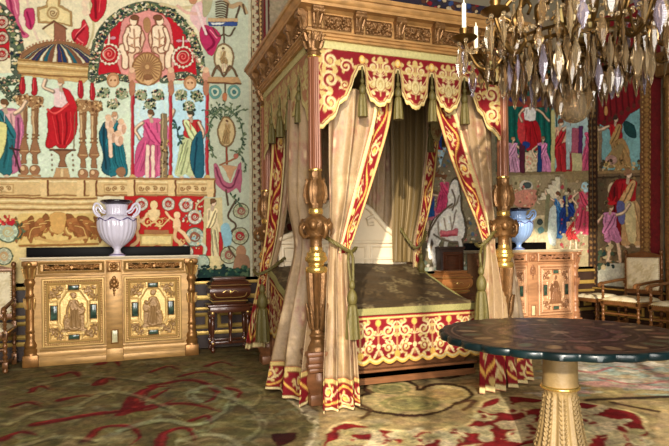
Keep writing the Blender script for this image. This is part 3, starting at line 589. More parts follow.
# woven border on the right edge
def vb(x): return [(x, y) for y in (-160, -80, 0, 60, 120, 180, 240, 290)]
c.poly([(247, -160), (268, -160), (271, 300), (250, 300)], (196, 190, 160)); c.poly([(250, -160), (268, -160), (272, 300), (253, 300)], (92, 62, 48))
for y in np.arange(-160, 290, 4.2):
    dx = (y / 290.0) * 2.6; s = 1 if int(y / 4.2) % 2 else -1
    c.ell(255 + dx + s, y, 2.7, 2.5, (178, 164, 132), rot=.7 * s); c.ell(255 + dx - 1.6 * s, y + 2, 1.4, 1.3, (150, 90, 70)); c.ell(260.5 + dx, y, 1, 1.7, (186, 150, 100))
c.line([(258.6, -160), (261.8, 300)], .8, (206, 176, 120)); c.line([(251, -160), (254, 300)], .9, (206, 190, 146)); c.poly([(262.5, -160), (268, -160), (271, 300), (265.5, 300)], (98, 26, 30))
c.woven_finish(.5, 10, .75, .022)
tapestry('tapestry', 'pale grotesque tapestry with domed temple, gallery figures and red arch behind the golden cabinet', c, lambda U, V: np.stack([U, np.full_like(U, Y1), V], -1), -1)
# ---------- tapestry behind the bed and the right cabinet
c = Canvas(1.76, 7.215, .84, 4.9, .008, (150, 132, 104), lambda x, y: on_y(x, y, Y1))
c.poly([(255, -160), (600, -160), (600, 300), (255, 300)], (146, 130, 104)); c.poly([(330, -60), (510, -60), (510, 14), (330, 14)], (54, 48, 62))
c.dots(420, -20, 510, 16, 130, 3, [(150, 30, 40), (60, 80, 130), (214, 190, 150), (96, 60, 44)])
# upper right scene: green hanging and woman in red on a pedestal
c.poly([(490, 60), (562, 60), (562, 172), (490, 172)], (12, 92, 80)); c.poly([(500, 96), (562, 96), (560, 108), (500, 106)], (126, 62, 44)); c.poly([(552, 100), (596, 100), (596, 172), (552, 172)], (176, 202, 200))
for x in range(508, 562, 6): c.line([(x, 108), (x + 2, 170)], 1.6, (6, 60, 56), .7); c.line([(x + 3, 108), (x + 5, 170)], 1.2, (40, 130, 112), .6)
for x, cc in ((513, (30, 44, 110)), (523, (30, 40, 100)), (537, (32, 46, 110)), (546, (226, 220, 206))): c.ell(x, 99, 4, 3.2, cc)
c.poly([(519, 152), (540, 152), (540, 172), (519, 172)], (214, 196, 164)); c.dots(520, 154, 539, 170, 40, 1, [(190, 160, 120), (226, 150, 130)])
c.poly([(519, 114), (527, 105), (529, 120), (526, 146), (518, 138)], (206, 60, 64), sm=4); person(c, 532, 99, 152, (170, 20, 30), (236, 232, 226), (130, 70, 40), sash=False, arms=[[(.1, .2), (.2, .26), (.3, .42)], [(-.1, .2), (-.17, .3), (-.13, .42)]]); c.ell(526, 145, 4, 4, (30, 60, 130))
person(c, 514, 136, 178, (214, 160, 190), None, (200, 150, 110), arms=[[(.1, .25), (.2, .4), (.1, .5)]]); c.poly([(519, 144), (525, 146), (525, 172), (520, 174)], (84, 30, 50))
person(c, 544, 136, 178, (216, 140, 184), None, (150, 110, 80), arms=[[(-.1, .25), (-.2, .35), (-.15, .5)]]); c.poly([(538, 146), (541, 146), (542, 174), (537, 174)], (20, 60, 110))
person(c, 562, 118, 178, (176, 40, 48), (228, 180, 150), (120, 70, 46), arms=[[(.05, .2), (.12, .1), (.1, -.02)]]); person(c, 589, 124, 176, (206, 90, 124), None, (140, 90, 60)); c.poly([(572, 128), (582, 128), (581, 158), (571, 158)], (176, 90, 110)); c.poly([(579, 126), (583, 126), (582, 156), (578, 156)], (90, 40, 90)); c.rect(572, 153, 582, 174, (200, 190, 140)); c.rect(551, 110, 555, 172, (196, 190, 130)); c.rect(566, 104, 570, 170, (170, 190, 190))
# lower right scene: stair, people in blue and rose
c.poly([(495, 173), (600, 173), (600, 290), (495, 290)], (158, 142, 108)); c.line([(495, 174), (600, 172)], 2, (130, 112, 80))
c.poly([(512, 250), (525, 225), (545, 215), (560, 240), (560, 256)], (208, 190, 150), sm=4)
for k in range(6): c.rect(538 + 3.4 * k, 196 - 4 * k, 560, 200 - 4 * k, (226, 216, 186)); c.line([(538 + 3.4 * k, 196 - 4 * k), (542 + 3.4 * k, 196 - 4 * k)], .9, (120, 104, 76))
c.poly([(512, 176), (536, 178), (534, 206), (512, 200)], (170, 156, 116)); c.ell(526, 186, 7, 6, (206, 196, 176)); c.ell(527, 185, 4, 3, (70, 84, 84)); c.poly([(516, 192), (536, 190), (534, 206), (522, 208), (514, 204)], (206, 140, 118), sm=3); c.dots(510, 180, 540, 206, 40, 1.4, [(226, 206, 170), (190, 100, 90), (110, 100, 70)])
person(c, 557, 191, 240, (60, 116, 168), (240, 210, 180), (120, 76, 50), arms=[[(-.08, .2), (-.18, .12), (-.2, 0)]], fold=(30, 60, 116)); person(c, 567, 188, 236, (30, 60, 130), (24, 40, 90), (90, 60, 44)); c.poly([(548, 214), (556, 206), (556, 244), (548, 240)], (206, 216, 206), sm=3)
person(c, 583, 182, 236, (206, 80, 104), (216, 110, 130), (190, 130, 90), arms=[[(-.1, .2), (-.2, .3), (-.12, .42)]]); c.ell(586, 187, 5, 5, (190, 226, 232)); person(c, 572, 216, 252, (190, 60, 60), SKIN, legs=True); c.poly([(563, 172), (592, 170), (590, 182), (566, 182)], (150, 130, 90)); c.line([(566, 180), (567, 214)], 2.4, (150, 150, 110)); c.line([(548, 196), (546, 230)], 4, (130, 128, 96)); c.ell(539, 226, 5, 8, (170, 170, 140)); c.ell(540, 222, 3, 3, (60, 70, 70)); c.ell(541, 230, 3.4, 3, (90, 130, 130)); c.dots(560, 176, 600, 256, 90, 1.6, [(226, 214, 180), (180, 70, 80), (120, 110, 76), (206, 180, 140)])
# white horse and attendants seen through the bed
c.poly([(405, 90), (496, 90), (496, 290), (405, 290)], (140, 128, 100)); c.poly([(405, 90), (496, 90), (496, 172), (405, 180)], (128, 116, 92)); c.poly([(420, 244), (496, 240), (496, 270), (420, 270)], (116, 106, 80)); c.poly([(432, 126), (450, 126), (446, 150), (440, 168)], (176, 206, 222)); c.poly([(436, 134), (440, 122), (443, 150), (438, 150)], (170, 26, 40)); c.poly([(440, 134), (444, 138), (442, 150), (439, 146)], (30, 60, 130))
c.dots(424, 150, 490, 262, 260, 1.8, [(190, 160, 110), (120, 96, 70), (214, 200, 170), (206, 190, 160), (150, 120, 84), (110, 110, 80), (196, 110, 110), (90, 110, 130)])
c.line([(428, 176), (446, 176)], 2.4, (130, 84, 56)); c.spiral(434, 170, 5, 0, 1.4, 1.2, (120, 86, 60)); person(c, 430, 184, 240, (206, 120, 140), (40, 84, 160), (110, 76, 50), arms=[[(.08, .2), (.2, .2), (.24, .06)]], legs=True); person(c, 443, 176, 214, (200, 70, 110), (214, 90, 124), (120, 84, 54)); c.poly([(425, 206), (434, 204), (435, 216), (426, 218)], (30, 84, 150))
HB = [(430, 234), (433, 221), (441, 213), (447, 208), (448, 196), (451, 183), (457, 180), (460, 194), (461, 210), (465, 224), (463, 238), (452, 242), (443, 238), (437, 247)]; c.poly([(446 + (x - 446) * 1.12, 214 + (y - 214) * 1.07) for x, y in HB], (92, 78, 60), sm=4); c.poly(HB, (232, 226, 214), sm=4); c.line([(449, 208), (456, 204), (459, 196)], 1.4, (150, 136, 112), sm=4); c.line([(438, 222), (440, 236), (448, 240)], 1.3, (160, 146, 122), sm=4); c.line([(452, 190), (455, 200), (452, 210)], 1.2, (120, 100, 80), sm=4); c.line([(438, 238), (433, 252), (436, 270)], 4.4, (222, 214, 200), sm=4); c.line([(447, 240), (444, 256), (446, 272)], 4.4, (206, 198, 182), sm=4); c.line([(434, 234), (444, 240), (464, 243)], 1.6, (120, 104, 84), sm=4); c.line([(430, 230), (440, 214), (452, 204)], 1.4, (110, 92, 72), sm=4); c.line([(459, 238), (462, 254), (458, 270)], 4, (222, 214, 200), sm=4); c.line([(432, 232), (429, 244), (430, 258)], 3, (236, 232, 222), sm=4)
c.poly([(441, 230), (456, 228), (457, 234), (443, 237)], (206, 110, 116), sm=3); c.line([(441, 236), (457, 235)], 1.2, (176, 60, 76)); c.poly([(440, 216), (455, 213), (457, 228), (441, 230)], (240, 234, 220), sm=3); c.line([(444, 218), (446, 230)], .9, (170, 150, 124)); c.line([(450, 217), (452, 229)], .9, (170, 150, 124)); c.line([(452, 230), (456, 210)], 1, (150, 130, 110)); c.poly([(420, 268), (496, 266), (496, 284), (420, 284)], (150, 160, 140)); c.dots(420, 262, 496, 280, 50, 2.4, [(30, 50, 50), (200, 190, 170), (100, 110, 90)])
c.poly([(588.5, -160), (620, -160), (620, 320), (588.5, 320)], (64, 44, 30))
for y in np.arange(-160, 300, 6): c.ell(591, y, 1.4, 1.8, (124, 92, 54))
# behind the head of the bed
c.dots(262, 60, 404, 280, 500, 4, [(150, 130, 100), (110, 96, 72), (186, 160, 120), (120, 50, 50), (70, 90, 84)])
c.poly([(255, -160), (268, -160), (272, 300), (258, 300)], (84, 34, 30)); c.line([(262, -160), (266, 300)], 2, (190, 160, 110)); c.woven_finish(.5, 9, .7, .045)
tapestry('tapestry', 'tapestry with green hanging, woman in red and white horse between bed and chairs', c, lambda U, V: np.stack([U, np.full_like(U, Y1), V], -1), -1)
# ---------- tapestry on the right wall
X3 = RIGHT - .03
c = Canvas(5.93, 7.215, .58, 4.9, .0072, (126, 104, 76), lambda x, y: on_x(x, y, X3))
c.poly([(596, 60), (645, 60), (645, 170), (596, 170)], (126, 176, 178)); c.poly([(594, -60), (645, -60), (645, 96), (640, 108), (630, 114), (622, 124), (610, 130), (600, 124), (594, 126)], (126, 20, 28), sm=3)
for k in range(8): c.line([(596 + 6 * k, 70), (599 + 6 * k, 122 - 3 * k)], 1.6, (78, 8, 16), .8); c.ell(598 + 6 * k, 126 - 3.4 * k, 2, 2.6, (96, 40, 30))
c.rect(594, 126, 602, 170, (140, 120, 92)); c.line([(598, 126), (598, 170)], 1.4, (196, 170, 120)); c.ell(606, 111, 2, 5, (206, 150, 90))
person(c, 622, 115, 172, (170, 136, 86), (176, 28, 34), (60, 44, 36), arms=[[(-.1, .2), (-.22, .26), (-.28, .24)]], lean=.1); c.poly([(624, 121), (634, 126), (636, 138), (626, 134)], (24, 66, 66), sm=3); c.poly([(604, 162), (616, 146), (624, 146), (614, 168)], (150, 128, 84), sm=3); c.ell(611, 160, 6, 5, (176, 140, 130)); c.ell(606, 164, 4, 3, (206, 180, 120)); c.dots(598, 160, 640, 172, 40, 1.6, [(120, 110, 70), (206, 180, 130), (70, 60, 44)])
c.poly([(594, 172), (645, 170), (645, 290), (594, 290)], (112, 94, 68)); c.line([(594, 173), (645, 171)], 3, (150, 124, 84)); c.line([(594, 178), (645, 176)], 1.4, (70, 56, 40)); c.poly([(596, 180), (606, 178), (610, 240), (598, 250)], (92, 78, 56)); c.dots(596, 176, 645, 262, 130, 2, [(150, 124, 80), (70, 56, 40), (130, 116, 84), (90, 84, 60)])
c.line([(620, 188), (612, 184), (609, 190), (614, 196), (622, 194)], 3, (214, 196, 160), sm=5); person(c, 630, 168, 248, (186, 150, 104), (166, 24, 34), (150, 110, 80), mantle=(128, 14, 24)); c.poly([(624, 206), (634, 204), (636, 240), (628, 240)], (206, 190, 140), sm=3); c.poly([(617, 202), (625, 204), (624, 224), (618, 220)], (96, 100, 150), sm=3)
person(c, 612, 203, 262, (190, 126, 164), (206, 146, 186), (130, 90, 60), arms=[[(.1, .2), (.2, .16), (.26, .02)], [(-.1, .22), (-.2, .36), (-.3, .42)]], legs=True); c.ell(612, 203, 4.6, 2, (186, 30, 40)); c.line([(608, 198), (611, 203)], 2, (186, 30, 40)); c.line([(616, 197), (613, 203)], 2, (186, 30, 40)); c.poly([(594, 264), (640, 262), (640, 292), (594, 292)], (196, 196, 180)); c.dots(594, 246, 616, 268, 24, 2.4, [(30, 60, 60), (70, 90, 70), (206, 190, 150)])
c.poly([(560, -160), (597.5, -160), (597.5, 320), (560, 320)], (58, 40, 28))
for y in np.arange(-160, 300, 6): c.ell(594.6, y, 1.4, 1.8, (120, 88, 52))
c.poly([(640, -160), (660, -160), (658, 300), (640, 300)], (110, 74, 46))
for y in np.arange(-160, 290, 5): c.ell(646.6, y, 2.6, 2.4, (150, 112, 62)); c.ell(650.5, y + 2, 1, 1.6, (196, 160, 96)); c.ell(642.4, y + 2, .9, 1.4, (176, 140, 84))
c.poly([(652, -160), (662, -160), (660, 300), (650, 300)], (104, 20, 24)); c.woven_finish(.5, 9, .7, .045)
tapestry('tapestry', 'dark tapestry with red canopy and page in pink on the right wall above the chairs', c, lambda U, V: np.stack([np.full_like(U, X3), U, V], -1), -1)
# gilded door casing at the right edge of the view
mb = MB()
for k in range(0, 1): mb.box(RIGHT - .16, RIGHT, 5.56, 5.80, 0, 3.6, .02); mb.box(RIGHT - .16, RIGHT, 4.1, 4.34, 0, 3.6, .02); mb.box(RIGHT - .2, RIGHT, 4.0, 5.9, 3.6, 3.95, .03)
o = mb.build('door_1', M_gilt, angle=30); o['kind'] = 'structure'
mb = MB()
for y in (5.68, 4.22):
    mb.lathe(interp_prof([(.06, .5), (.05, .6), (.05, 3.3), (.075, 3.4), (.06, 3.5)], 3), RIGHT - .19, y, 0, 16)
    for k in range(26): mb.ball((RIGHT - .22, y, .7 + k * .1), (.03, .035, .04), 8, 6)
mb.build('casing_column', M_gilt, o)
mb = MB(); mb.box(RIGHT - .07, RIGHT - .0, 4.34, 5.56, 0, 3.6); 
for z0, z1 in ((.2, 1.2), (1.35, 3.4)): mb.sweep_rect([(0, 0), (.01, .02), (.05, .03), (.07, 0)], 4.45, 5.45, z0, z1, 0)
mb.v[1:] = [np.stack([RIGHT - .07 + V[:, 1], V[:, 0], V[:, 2]], -1) for V in mb.v[1:]]
mb.build('door_leaf', mat('white and gold door paint', (206, 196, 172), .5), o, angle=30)
# ------------------------------------------------------------------ canopied bed
BX0, BX1, BY0, BY1 = 1.41, 3.21, 4.26, 5.95
M_canopy = mat('gilded canopy wood', (190, 142, 84), 0.42, 0.3, var=0.45, vscale=9, bump=0.15, bscale=60, stretch=(1, 1, 3))
M_bronze = mat('bronzed carving', (140, 100, 58), 0.38, 0.55, var=0.45, vscale=25, bump=0.4, bscale=70)
M_shaft = mat('red brown post shaft', (142, 88, 60), 0.35, 0.15, var=0.3, vscale=12, stretch=(4, 4, .4))
M_goldring = mat('polished gold band', (232, 190, 104), 0.25, 0.8, var=0.2)
M_walnut = mat('walnut bed base', (138, 90, 56), 0.38, 0.1, var=0.4, vscale=6, stretch=(1, 4, 4))
M_cream = mat('cream painted headboard', (226, 206, 172), 0.55, var=0.12)
M_emb = woven('embroidered velvet', 0.8, 0.4, 260, var=0.15, nscale=120)
M_broc = woven('silk brocade', 0.55, 0.2, 200, var=0.1, nscale=60, sheen=0.3, spec=0.4)
M_tassel = mat('green gold silk cord', (106, 94, 42), 0.55, 0.15, var=0.6, vscale=60, stretch=(6, 6, .6), bump=0.4, bscale=160)
M_fringe = mat('green gold fringe', (158, 148, 88), 0.7, 0.05, var=0.45, vscale=70, stretch=(5, 5, .3), bump=0.5, bscale=200)
M_gimp = mat('gold green braid', (196, 184, 122), 0.6, 0.1, var=0.25, vscale=50)
bed = thing('canopy_bed', 'four-post bed with gilded carved canopy cornice and scalloped red velvet valance', 'bed', (2.31, 5.05, 0))
ER = (116, 5, 16); EG = (186, 160, 96); EP = (204, 186, 132); EY = (206, 162, 74); ED = (150, 112, 66)
# ---- posts
def gz(y): return max(0.0, (403 - y) * .00802)
def capital(x, y):
    mb = MB(); mb.lathe([(.052, 2.78), (.062, 2.80), (.05, 2.815), (.055, 2.83), (.062, 2.88), (.085, 2.955), (.07, 2.96)], x, y, 0, 20)
    mb.box(x - .085, x + .085, y - .085, y + .085, 2.955, 2.985, .008)
    for tier, (z0, r0, n) in enumerate(((2.83, .056, 8), (2.885, .066, 8))):
        for k in range(n):
            a = 2 * PI * (k + .5 * tier) / n; ca, sa = math.cos(a), math.sin(a)
            mb.tube([(x + r * ca, y + r * sa, z0 + h) for r, h in ((r0, 0), (r0 + .012, .03), (r0 + .024, .055), (r0 + .036, .056), (r0 + .034, .044))], [.015, .018, .014, .009, .005], 6)
    for k in range(4):
        a = PI / 4 + k * PI / 2; ca, sa = math.cos(a), math.sin(a)
        mb.tube([(x + (.07 + .03 * t) * ca, y + (.07 + .03 * t) * sa, 2.90 + .05 * t) for t in (0, .5, 1)] + [(x + .105 * ca, y + .105 * sa, 2.935), (x + .09 * ca, y + .09 * sa, 2.93)], .012, 6)
    return mb
def post(x, y):
    s = MB(); s.lathe([(.05, 1.86), (.052, 1.9), (.05, 2.3), (.045, 2.79)], x, y, 0, 40, flute=14, fd=.14); o = s.build('post', M_shaft, bed, angle=60)
    capital(x, y).build('capital', M_bronze, o, angle=50)
    b = MB()
    b.box(x - .085, x + .085, y - .085, y + .085, 0, .09, .012); b.box(x - .1, x + .1, y - .1, y + .1, .265, .30, .01)
    b.lathe(interp_prof([(.085, .09), (.09, .11), (.115, .17), (.118, .21), (.1, .26)]), x, y, 0, 28, flute=12, fd=.12)
    b.box(x - .112, x + .112, y - .112, y + .112, .30, .34, .012); b.box(x - .1, x + .1, y - .1, y + .1, .34, .39, .006); b.box(x - .115, x + .115, y - .115, y + .115, .39, .43, .012)
    b.build('post_base', M_walnut, o, angle=40)
    v = MB()
    v.lathe(interp_prof([(.095, .43), (.088, .455), (.062, .49), (.05, .515), (.062, .535), (.066, .55), (.048, .57), (.045, .60)], 3), x, y, 0, 28)
    v.lathe(interp_prof([(.045, .60), (.06, .68), (.055, .70), (.062, .72), (.078, .9), (.088, 1.03), (.082, 1.05)], 3), x, y, 0, 48, flute=12, fd=.22)
    for k in range(10):
        a = 2 * PI * k / 10; v.tube([(x + r * math.cos(a), y + r * math.sin(a), z) for r, z in ((.05, .60), (.066, .66), (.074, .74), (.09, .80), (.086, .79))], [.012, .016, .014, .008, .004], 6)
    v.lathe(interp_prof([(.055, 1.21), (.05, 1.24), (.05, 1.31), (.072, 1.335), (.082, 1.37), (.108, 1.42), (.1, 1.47), (.062, 1.50), (.052, 1.52)], 3), x, y, 0, 28)
    for k in range(4):
        a = PI / 4 * (2 * k + .35); ca, sa = math.cos(a), math.sin(a)
        v.tube([(x + r * ca, y + r * sa, z) for r, z in ((.07, 1.34), (.115, 1.33), (.14, 1.36), (.145, 1.41), (.125, 1.44), (.11, 1.42), (.118, 1.395))], [.012, .016, .018, .02, .018, .012, .008], 8)
        v.ball((x + .105 * math.cos(a + PI / 4), y + .105 * math.sin(a + PI / 4), 1.425), (.034, .034, .04), 10, 8)
        v.tube([(x + .11 * math.cos(a + PI / 4 + d), y + .11 * math.sin(a + PI / 4 + d), 1.47 - abs(d) * .1) for d in (-.35, -.15, 0, .15, .35)], .013, 6)
    v.lathe(interp_prof([(.056, 1.56), (.062, 1.58), (.07, 1.62), (.086, 1.68), (.08, 1.74), (.058, 1.80), (.054, 1.84), (.06, 1.86)], 3), x, y, 0, 32, flute=8, fd=.12)
    for k in range(8):
        a = 2 * PI * k / 8; v.tube([(x + r * math.cos(a), y + r * math.sin(a), z) for r, z in ((.07, 1.60), (.088, 1.66), (.084, 1.73), (.066, 1.78), (.08, 1.795), (.084, 1.785))], [.016, .02, .016, .012, .01, .005], 6)
    v.build('carved_baluster', M_bronze, o, angle=45)
    g = MB()
    for z0, r, h in ((1.045, .088, .05), (1.10, .064, .03), (1.135, .09, .045), (1.185, .078, .025), (1.51, .058, .05), (1.855, .056, .02), (2.765, .05, .015)):
        g = MB(); g.lathe([(r * .9, z0), (r, z0 + h * .25), (r, z0 + h * .75), (r * .9, z0 + h)], x, y, 0, 28); g.build('gold_ring', M_goldring, o)
    g = MB(); g.lathe(interp_prof([(.055, 1.07), (.06, 1.08), (.052, 1.11), (.075, 1.135), (.076, 1.2), (.055, 1.22), (.05, 1.25)], 3), x, y, 0, 24); g.build('gold_collar', M_goldring, o)
for x in (BX0, BX1):
    for y in (BY0, BY1): post(x, y)
# ---- entablature
X0, X1, Y0, YB = 1.36, 3.26, 4.21, 6.03
mb = MB(); mb.ring_sweep([(-.06, 2.905), (.015, 2.905), (.015, 2.922), (.028, 2.927), (.028, 2.945), (.042, 2.95), (.042, 2.962), (.012, 2.968), (.012, 3.112), (.03, 3.12), (.045, 3.13), (.095, 3.136), (.097, 3.158), (.105, 3.163), (.12, 3.185), (.122, 3.196), (.135, 3.20), (.135, 3.232), (-.06, 3.255), (-.06, 2.905)], X0, X1, Y0, YB)
corn = mb.build('cornice', M_canopy, bed, angle=25)
mb = MB(); mb.box(X0 + .04, X1 - .04, Y0 + .04, YB - .04, 2.94, 2.97); mb.build('tester', mat('dark olive tester lining', (92, 78, 46), .8, var=.3), bed, smooth=False)
def console(mb, M):
    pr = [(0, -.01), (.02, -.012), (.034, .005), (.034, .035), (.028, .055), (.036, .08), (.056, .115), (.076, .13), (.082, .155), (.078, .162), (0, .162)]
    q = MB(); n = len(pr); w = .042
    q.add([(-w * (.7 + .3 * min(1, z / .08)), -d, z) for d, z in pr] + [(w * (.7 + .3 * min(1, z / .08)), -d, z) for d, z in pr], [tuple(range(n)), tuple(range(n, 2 * n))[::-1]] + [(k, (k + 1) % n, n + (k + 1) % n, n + k) for k in range(n)])
    q.tube([(-w * .75 - .004, -.022, .018), (w * .75 + .004, -.022, .018)], .02, 12); q.tube([(-w - .006, -.058, .13), (w + .006, -.058, .13)], .027, 12)
    q.tube([(0, -.028, .0), (0, -.04, .03), (0, -.036, .06), (0, -.046, .095), (0, -.066, .115), (0, -.082, .12)], [.008, .018, .018, .022, .02, .008], 8)
    for s in (-1, 1): q.tube([(s * .02, -.03, .03), (s * .03, -.04, .07), (s * .036, -.06, .11)], [.006, .014, .008], 6)
    q.xform(M)
    mb.add(np.concatenate(q.v), q.f)
for side, (L, n, base) in {'front': (X1 - X0, 6, Matrix.Translation((X0, Y0 - .012, 0))), 'left': (YB - Y0, 6, Matrix.Translation((X0 - .012, YB, 0)) @ Matrix.Rotation(-PI / 2, 4, 'Z')), 'right': (YB - Y0, 6, Matrix.Translation((X1 + .012, Y0, 0)) @ Matrix.Rotation(PI / 2, 4, 'Z'))}.items():
    st = (L - .1) / (n - 1)
    for k in range(n):
        mb = MB(); console(mb, base @ Matrix.Translation((.05 + st * k, 0, 2.972))); mb.build('bracket', M_bronze, corn, angle=40)
    for k in range(n - 1):
        w = st - .12; c = Canvas(0, w, 0, .115, .0024, (0, 0, 0))
        c.rect(0, 0, w, .115, (150,) * 3); c.rect(.008, .008, w - .008, .107, (20,) * 3)
        for d in (-1, 1):
            c.spiral(w / 2 + d * .05, .056, .036, 0, 1.4, .012, (210,) * 3, d, leaves=6, lc=(250,) * 3)
            c.spiral(w / 2 + d * w * .36, .058, .028, PI, 1.3, .011, (190,) * 3, -d, leaves=5, lc=(240,) * 3)
        c.ell(w / 2, .056, .018, .034, (255,) * 3); c.a += nrg.normal(0, 18, c.a.shape[:2])[..., None]; c.blur(1)
        mb = MB(); relief(mb, c, 0, w, 2.982, 3.098, 0, .032); mb.xform(base @ Matrix.Translation((.11 + st * k, 0, 0))); mb.build('frieze_panel', M_bronze, corn, angle=80, fix=False)
mb = MB(); mb.ring_sweep([(-.045, 2.905), (.004, 2.905), (.008, 2.89), (.006, 2.86), (.0, 2.845), (-.03, 2.845)], X0 + .02, X1 - .02, Y0 + .02, YB - .02); mb.build('gimp_band', M_gimp, corn, angle=40)
# ---- scalloped valances
def valance(L):
    e = .41 if L > 1.7 else .36; m = (L - 2 * e) / 3; nt = [e + m * k for k in range(4)]
    pts = [(0, 2.19), (e * .14, 2.20), (e * .28, 2.26), (e * .42, 2.30), (e * .52, 2.41), (e * .66, 2.45), (e * .76, 2.54), (e * .82, 2.62), (e * .92, 2.70)]
    for k, u in enumerate(nt):
        pts.append((u, 2.715))
        if k < 3: pts += [(u + m * q, z) for q, z in ((.06, 2.71), (.10, 2.66), (.11, 2.58), (.13, 2.53), (.19, 2.50), (.24, 2.455), (.34, 2.45), (.40, 2.42), (.5, 2.412), (.60, 2.42), (.66, 2.45), (.76, 2.455), (.81, 2.50), (.87, 2.53), (.89, 2.58), (.90, 2.66), (.94, 2.71))]
    pts += [(L - u, z) for u, z in pts[:9][::-1]]
    U = [p[0] for p in pts]; Z = [p[1] for p in pts]
    def b(u): return np.interp(u, U, Z) - .006 * np.abs(np.sin(np.asarray(u) * 75))
    c = Canvas(0, L, 2.1, 2.87, .0045, ER)
    def half(uc, w, z0, z1, d):  # scrolling leaf branch
        c.spiral(uc + d * w * .5, z1 - .10, w * .32, PI / 2, 1.4, .016, EP, d, leaves=5, lc=EG); c.spiral(uc + d * w * .45, (z0 + z1) / 2 - .03, w * .34, -PI / 2, 1.4, .015, EG, -d, leaves=5, lc=EP)
    for k in range(3):
        uc = nt[k] + m / 2
        c.line([(uc, 2.50), (uc, 2.82)], .012, EG)
        for d in (-1, 1):
            c.spiral(uc + d * .06, 2.74, .046, PI / 2, 1.4, .019, EP, d, leaves=5, lc=EG); c.spiral(uc + d * .062, 2.59, .046, -PI / 2, 1.4, .019, EG, -d, leaves=5, lc=EP); c.line([(uc, 2.56), (uc + d * .10, 2.66), (uc + d * .12, 2.76)], .012, EP, sm=5, taper=True); c.ell(uc + d * .125, 2.78, .02, .02, EG)
            for q in range(4): c.ell(uc + d * (.012 + .012 * q), 2.545 + .028 * q, .02, .008, EP, rot=d * .7)
        c.ell(uc, 2.60, .045, .065, ED); c.ell(uc, 2.60, .038, .057, EP); c.ell(uc, 2.60, .022, .038, (176, 150, 92)); c.ell(uc, 2.59, .012, .026, EP); c.ell(uc, 2.80, .026, .03, EG)
        for a in range(7): c.line([(uc, 2.66), (uc + .05 * math.sin((a - 3) * .4), 2.66 + .06 * math.cos((a - 3) * .4))], .011, EP, taper=True)
    for u in nt: c.ell(u, 2.79, .026, .034, EY); c.ell(u, 2.79, .014, .02, EP)
    for uc, d in ((.0, 1), (L, -1)):
        for z, r, q in ((2.76, .075, 1), (2.60, .085, -1), (2.42, .075, 1)):
            c.spiral(uc + d * .13, z, r, PI / 2 * q, 1.5, .026, EP, d * q, leaves=6, lc=EG); c.line([(uc + d * .03, z - .08), (uc + d * .06, z), (uc + d * .04, z + .08)], .014, EG, sm=4)
        c.spiral(uc + d * .27, 2.72, .06, 0, 1.4, .016, EP, d, leaves=5, lc=EG); c.spiral(uc + d * .26, 2.57, .045, 0, 1.4, .014, EG, -d, leaves=4, lc=EP)
    us = np.linspace(0, L, 260); bz = b(us)
    c.line(list(zip(us, bz + .022)), .05, EG); c.line(list(zip(us, bz + .026)), .012, EP); c.line(list(zip(us, bz + .04)), .005, (90, 30, 20)); c.line([(0, 2.855), (L, 2.855)], .02, (214, 184, 108)); c.grain(.04)
    if L < 1.7: c.a = c.a * .34 + np.array([176, 160, 104]) * .66
    nu, nv = int(L / .007), 64
    Uu = np.linspace(0, L, nu + 1)[None, :].repeat(nv + 1, 0); T = np.linspace(0, 1, nv + 1)[:, None].repeat(nu + 1, 1); Bz = b(Uu)
    Zz = Bz + (2.86 - Bz) * T
    return Uu, Zz, c.sample(Uu, Zz), nt
def tassel(mb, x, y, z, s=1.0):
    mb.tube([(x, y, z + .0), (x, y, z - .03 * s)], .005, 6)
    mb.lathe([(r * s, h * s) for r, h in interp_prof([(.004, -.02), (.012, -.03), (.014, -.05), (.008, -.06), (.018, -.075), (.024, -.10), (.019, -.125), (.016, -.13), (.022, -.14), (.030, -.20), (.035, -.285)], 2)], x, y, z, 20, flute=10, fd=.16, frange=(-.4 * s, -.13 * s))
for nm, L, to in (('front', 1.80, lambda u, z, o: (BX0 + u, np.full_like(u, BY0 - .018 - o), z)), ('left', 1.69, lambda u, z, o: (np.full_like(u, BX0 - .018 - o), BY1 - u, z)), ('right', 1.69, lambda u, z, o: (np.full_like(u, BX1 + .018 + o), BY0 + u, z))):
    Uu, Zz, cc, nt = valance(L)
    wob = .006 * np.sin(Uu * 23) * (2.86 - Zz)
    p = np.stack([q + 0 * Uu for q in to(Uu, Zz, wob * 4)], -1)
    v = colour_grid('valance', p, cc, M_emb, bed, solid=.008)
    for u in nt:
        mb = MB(); a = to(np.array([u]), np.array([2.73]), np.array([0.004])); tassel(mb, float(a[0][0]), float(a[1][0]), 2.665, 1.22); mb.tube([(float(a[0][0]), float(a[1][0]), 2.73), (float(a[0][0]), float(a[1][0]), 2.64)], .009, 8); mb.build('tassel', M_tassel, v, angle=60)
# ---- head of the bed, base
mb = MB()
hx0, hx1, hy = 1.50, 3.02, 5.80
def hb(t): return hx0 + (hx1 - hx0) * t
half = [(0, 1.33), (.06, 1.36), (.13, 1.40), (.18, 1.46), (.24, 1.56), (.30, 1.66), (.36, 1.72), (.42, 1.74), (.46, 1.80), (.5, 1.82)]
outl = [(hb(0), .35), (hb(1), .35)] + [(hb(1 - t), z) for t, z in half] + [(hb(t), z) for t, z in half[::-1][1:]]
mb.extrude(outl, hy, hy + .06); hbd = mb.build('headboard', M_cream, bed, smooth=False)
mb = MB(); edge = [(hb(t), hy - .01, z + .01) for t, z in half] + [(hb(1 - t), hy - .01, z + .01) for t, z in half[::-1][1:]]
mb.tube(edge, .03, 10); mb.box(hx0, hx1, hy - .03, hy, 1.285, 1.32, .008); mb.box(hx0, hx1, hy - .02, hy, 1.10, 1.125, .006)
for a, b in ((.02, .30), (.33, .67), (.70, .98)): mb.sweep_rect([(0, 0), (.0, .012), (.02, .02), (.035, 0)], hb(a), hb(b), 1.0, 1.27, hy)
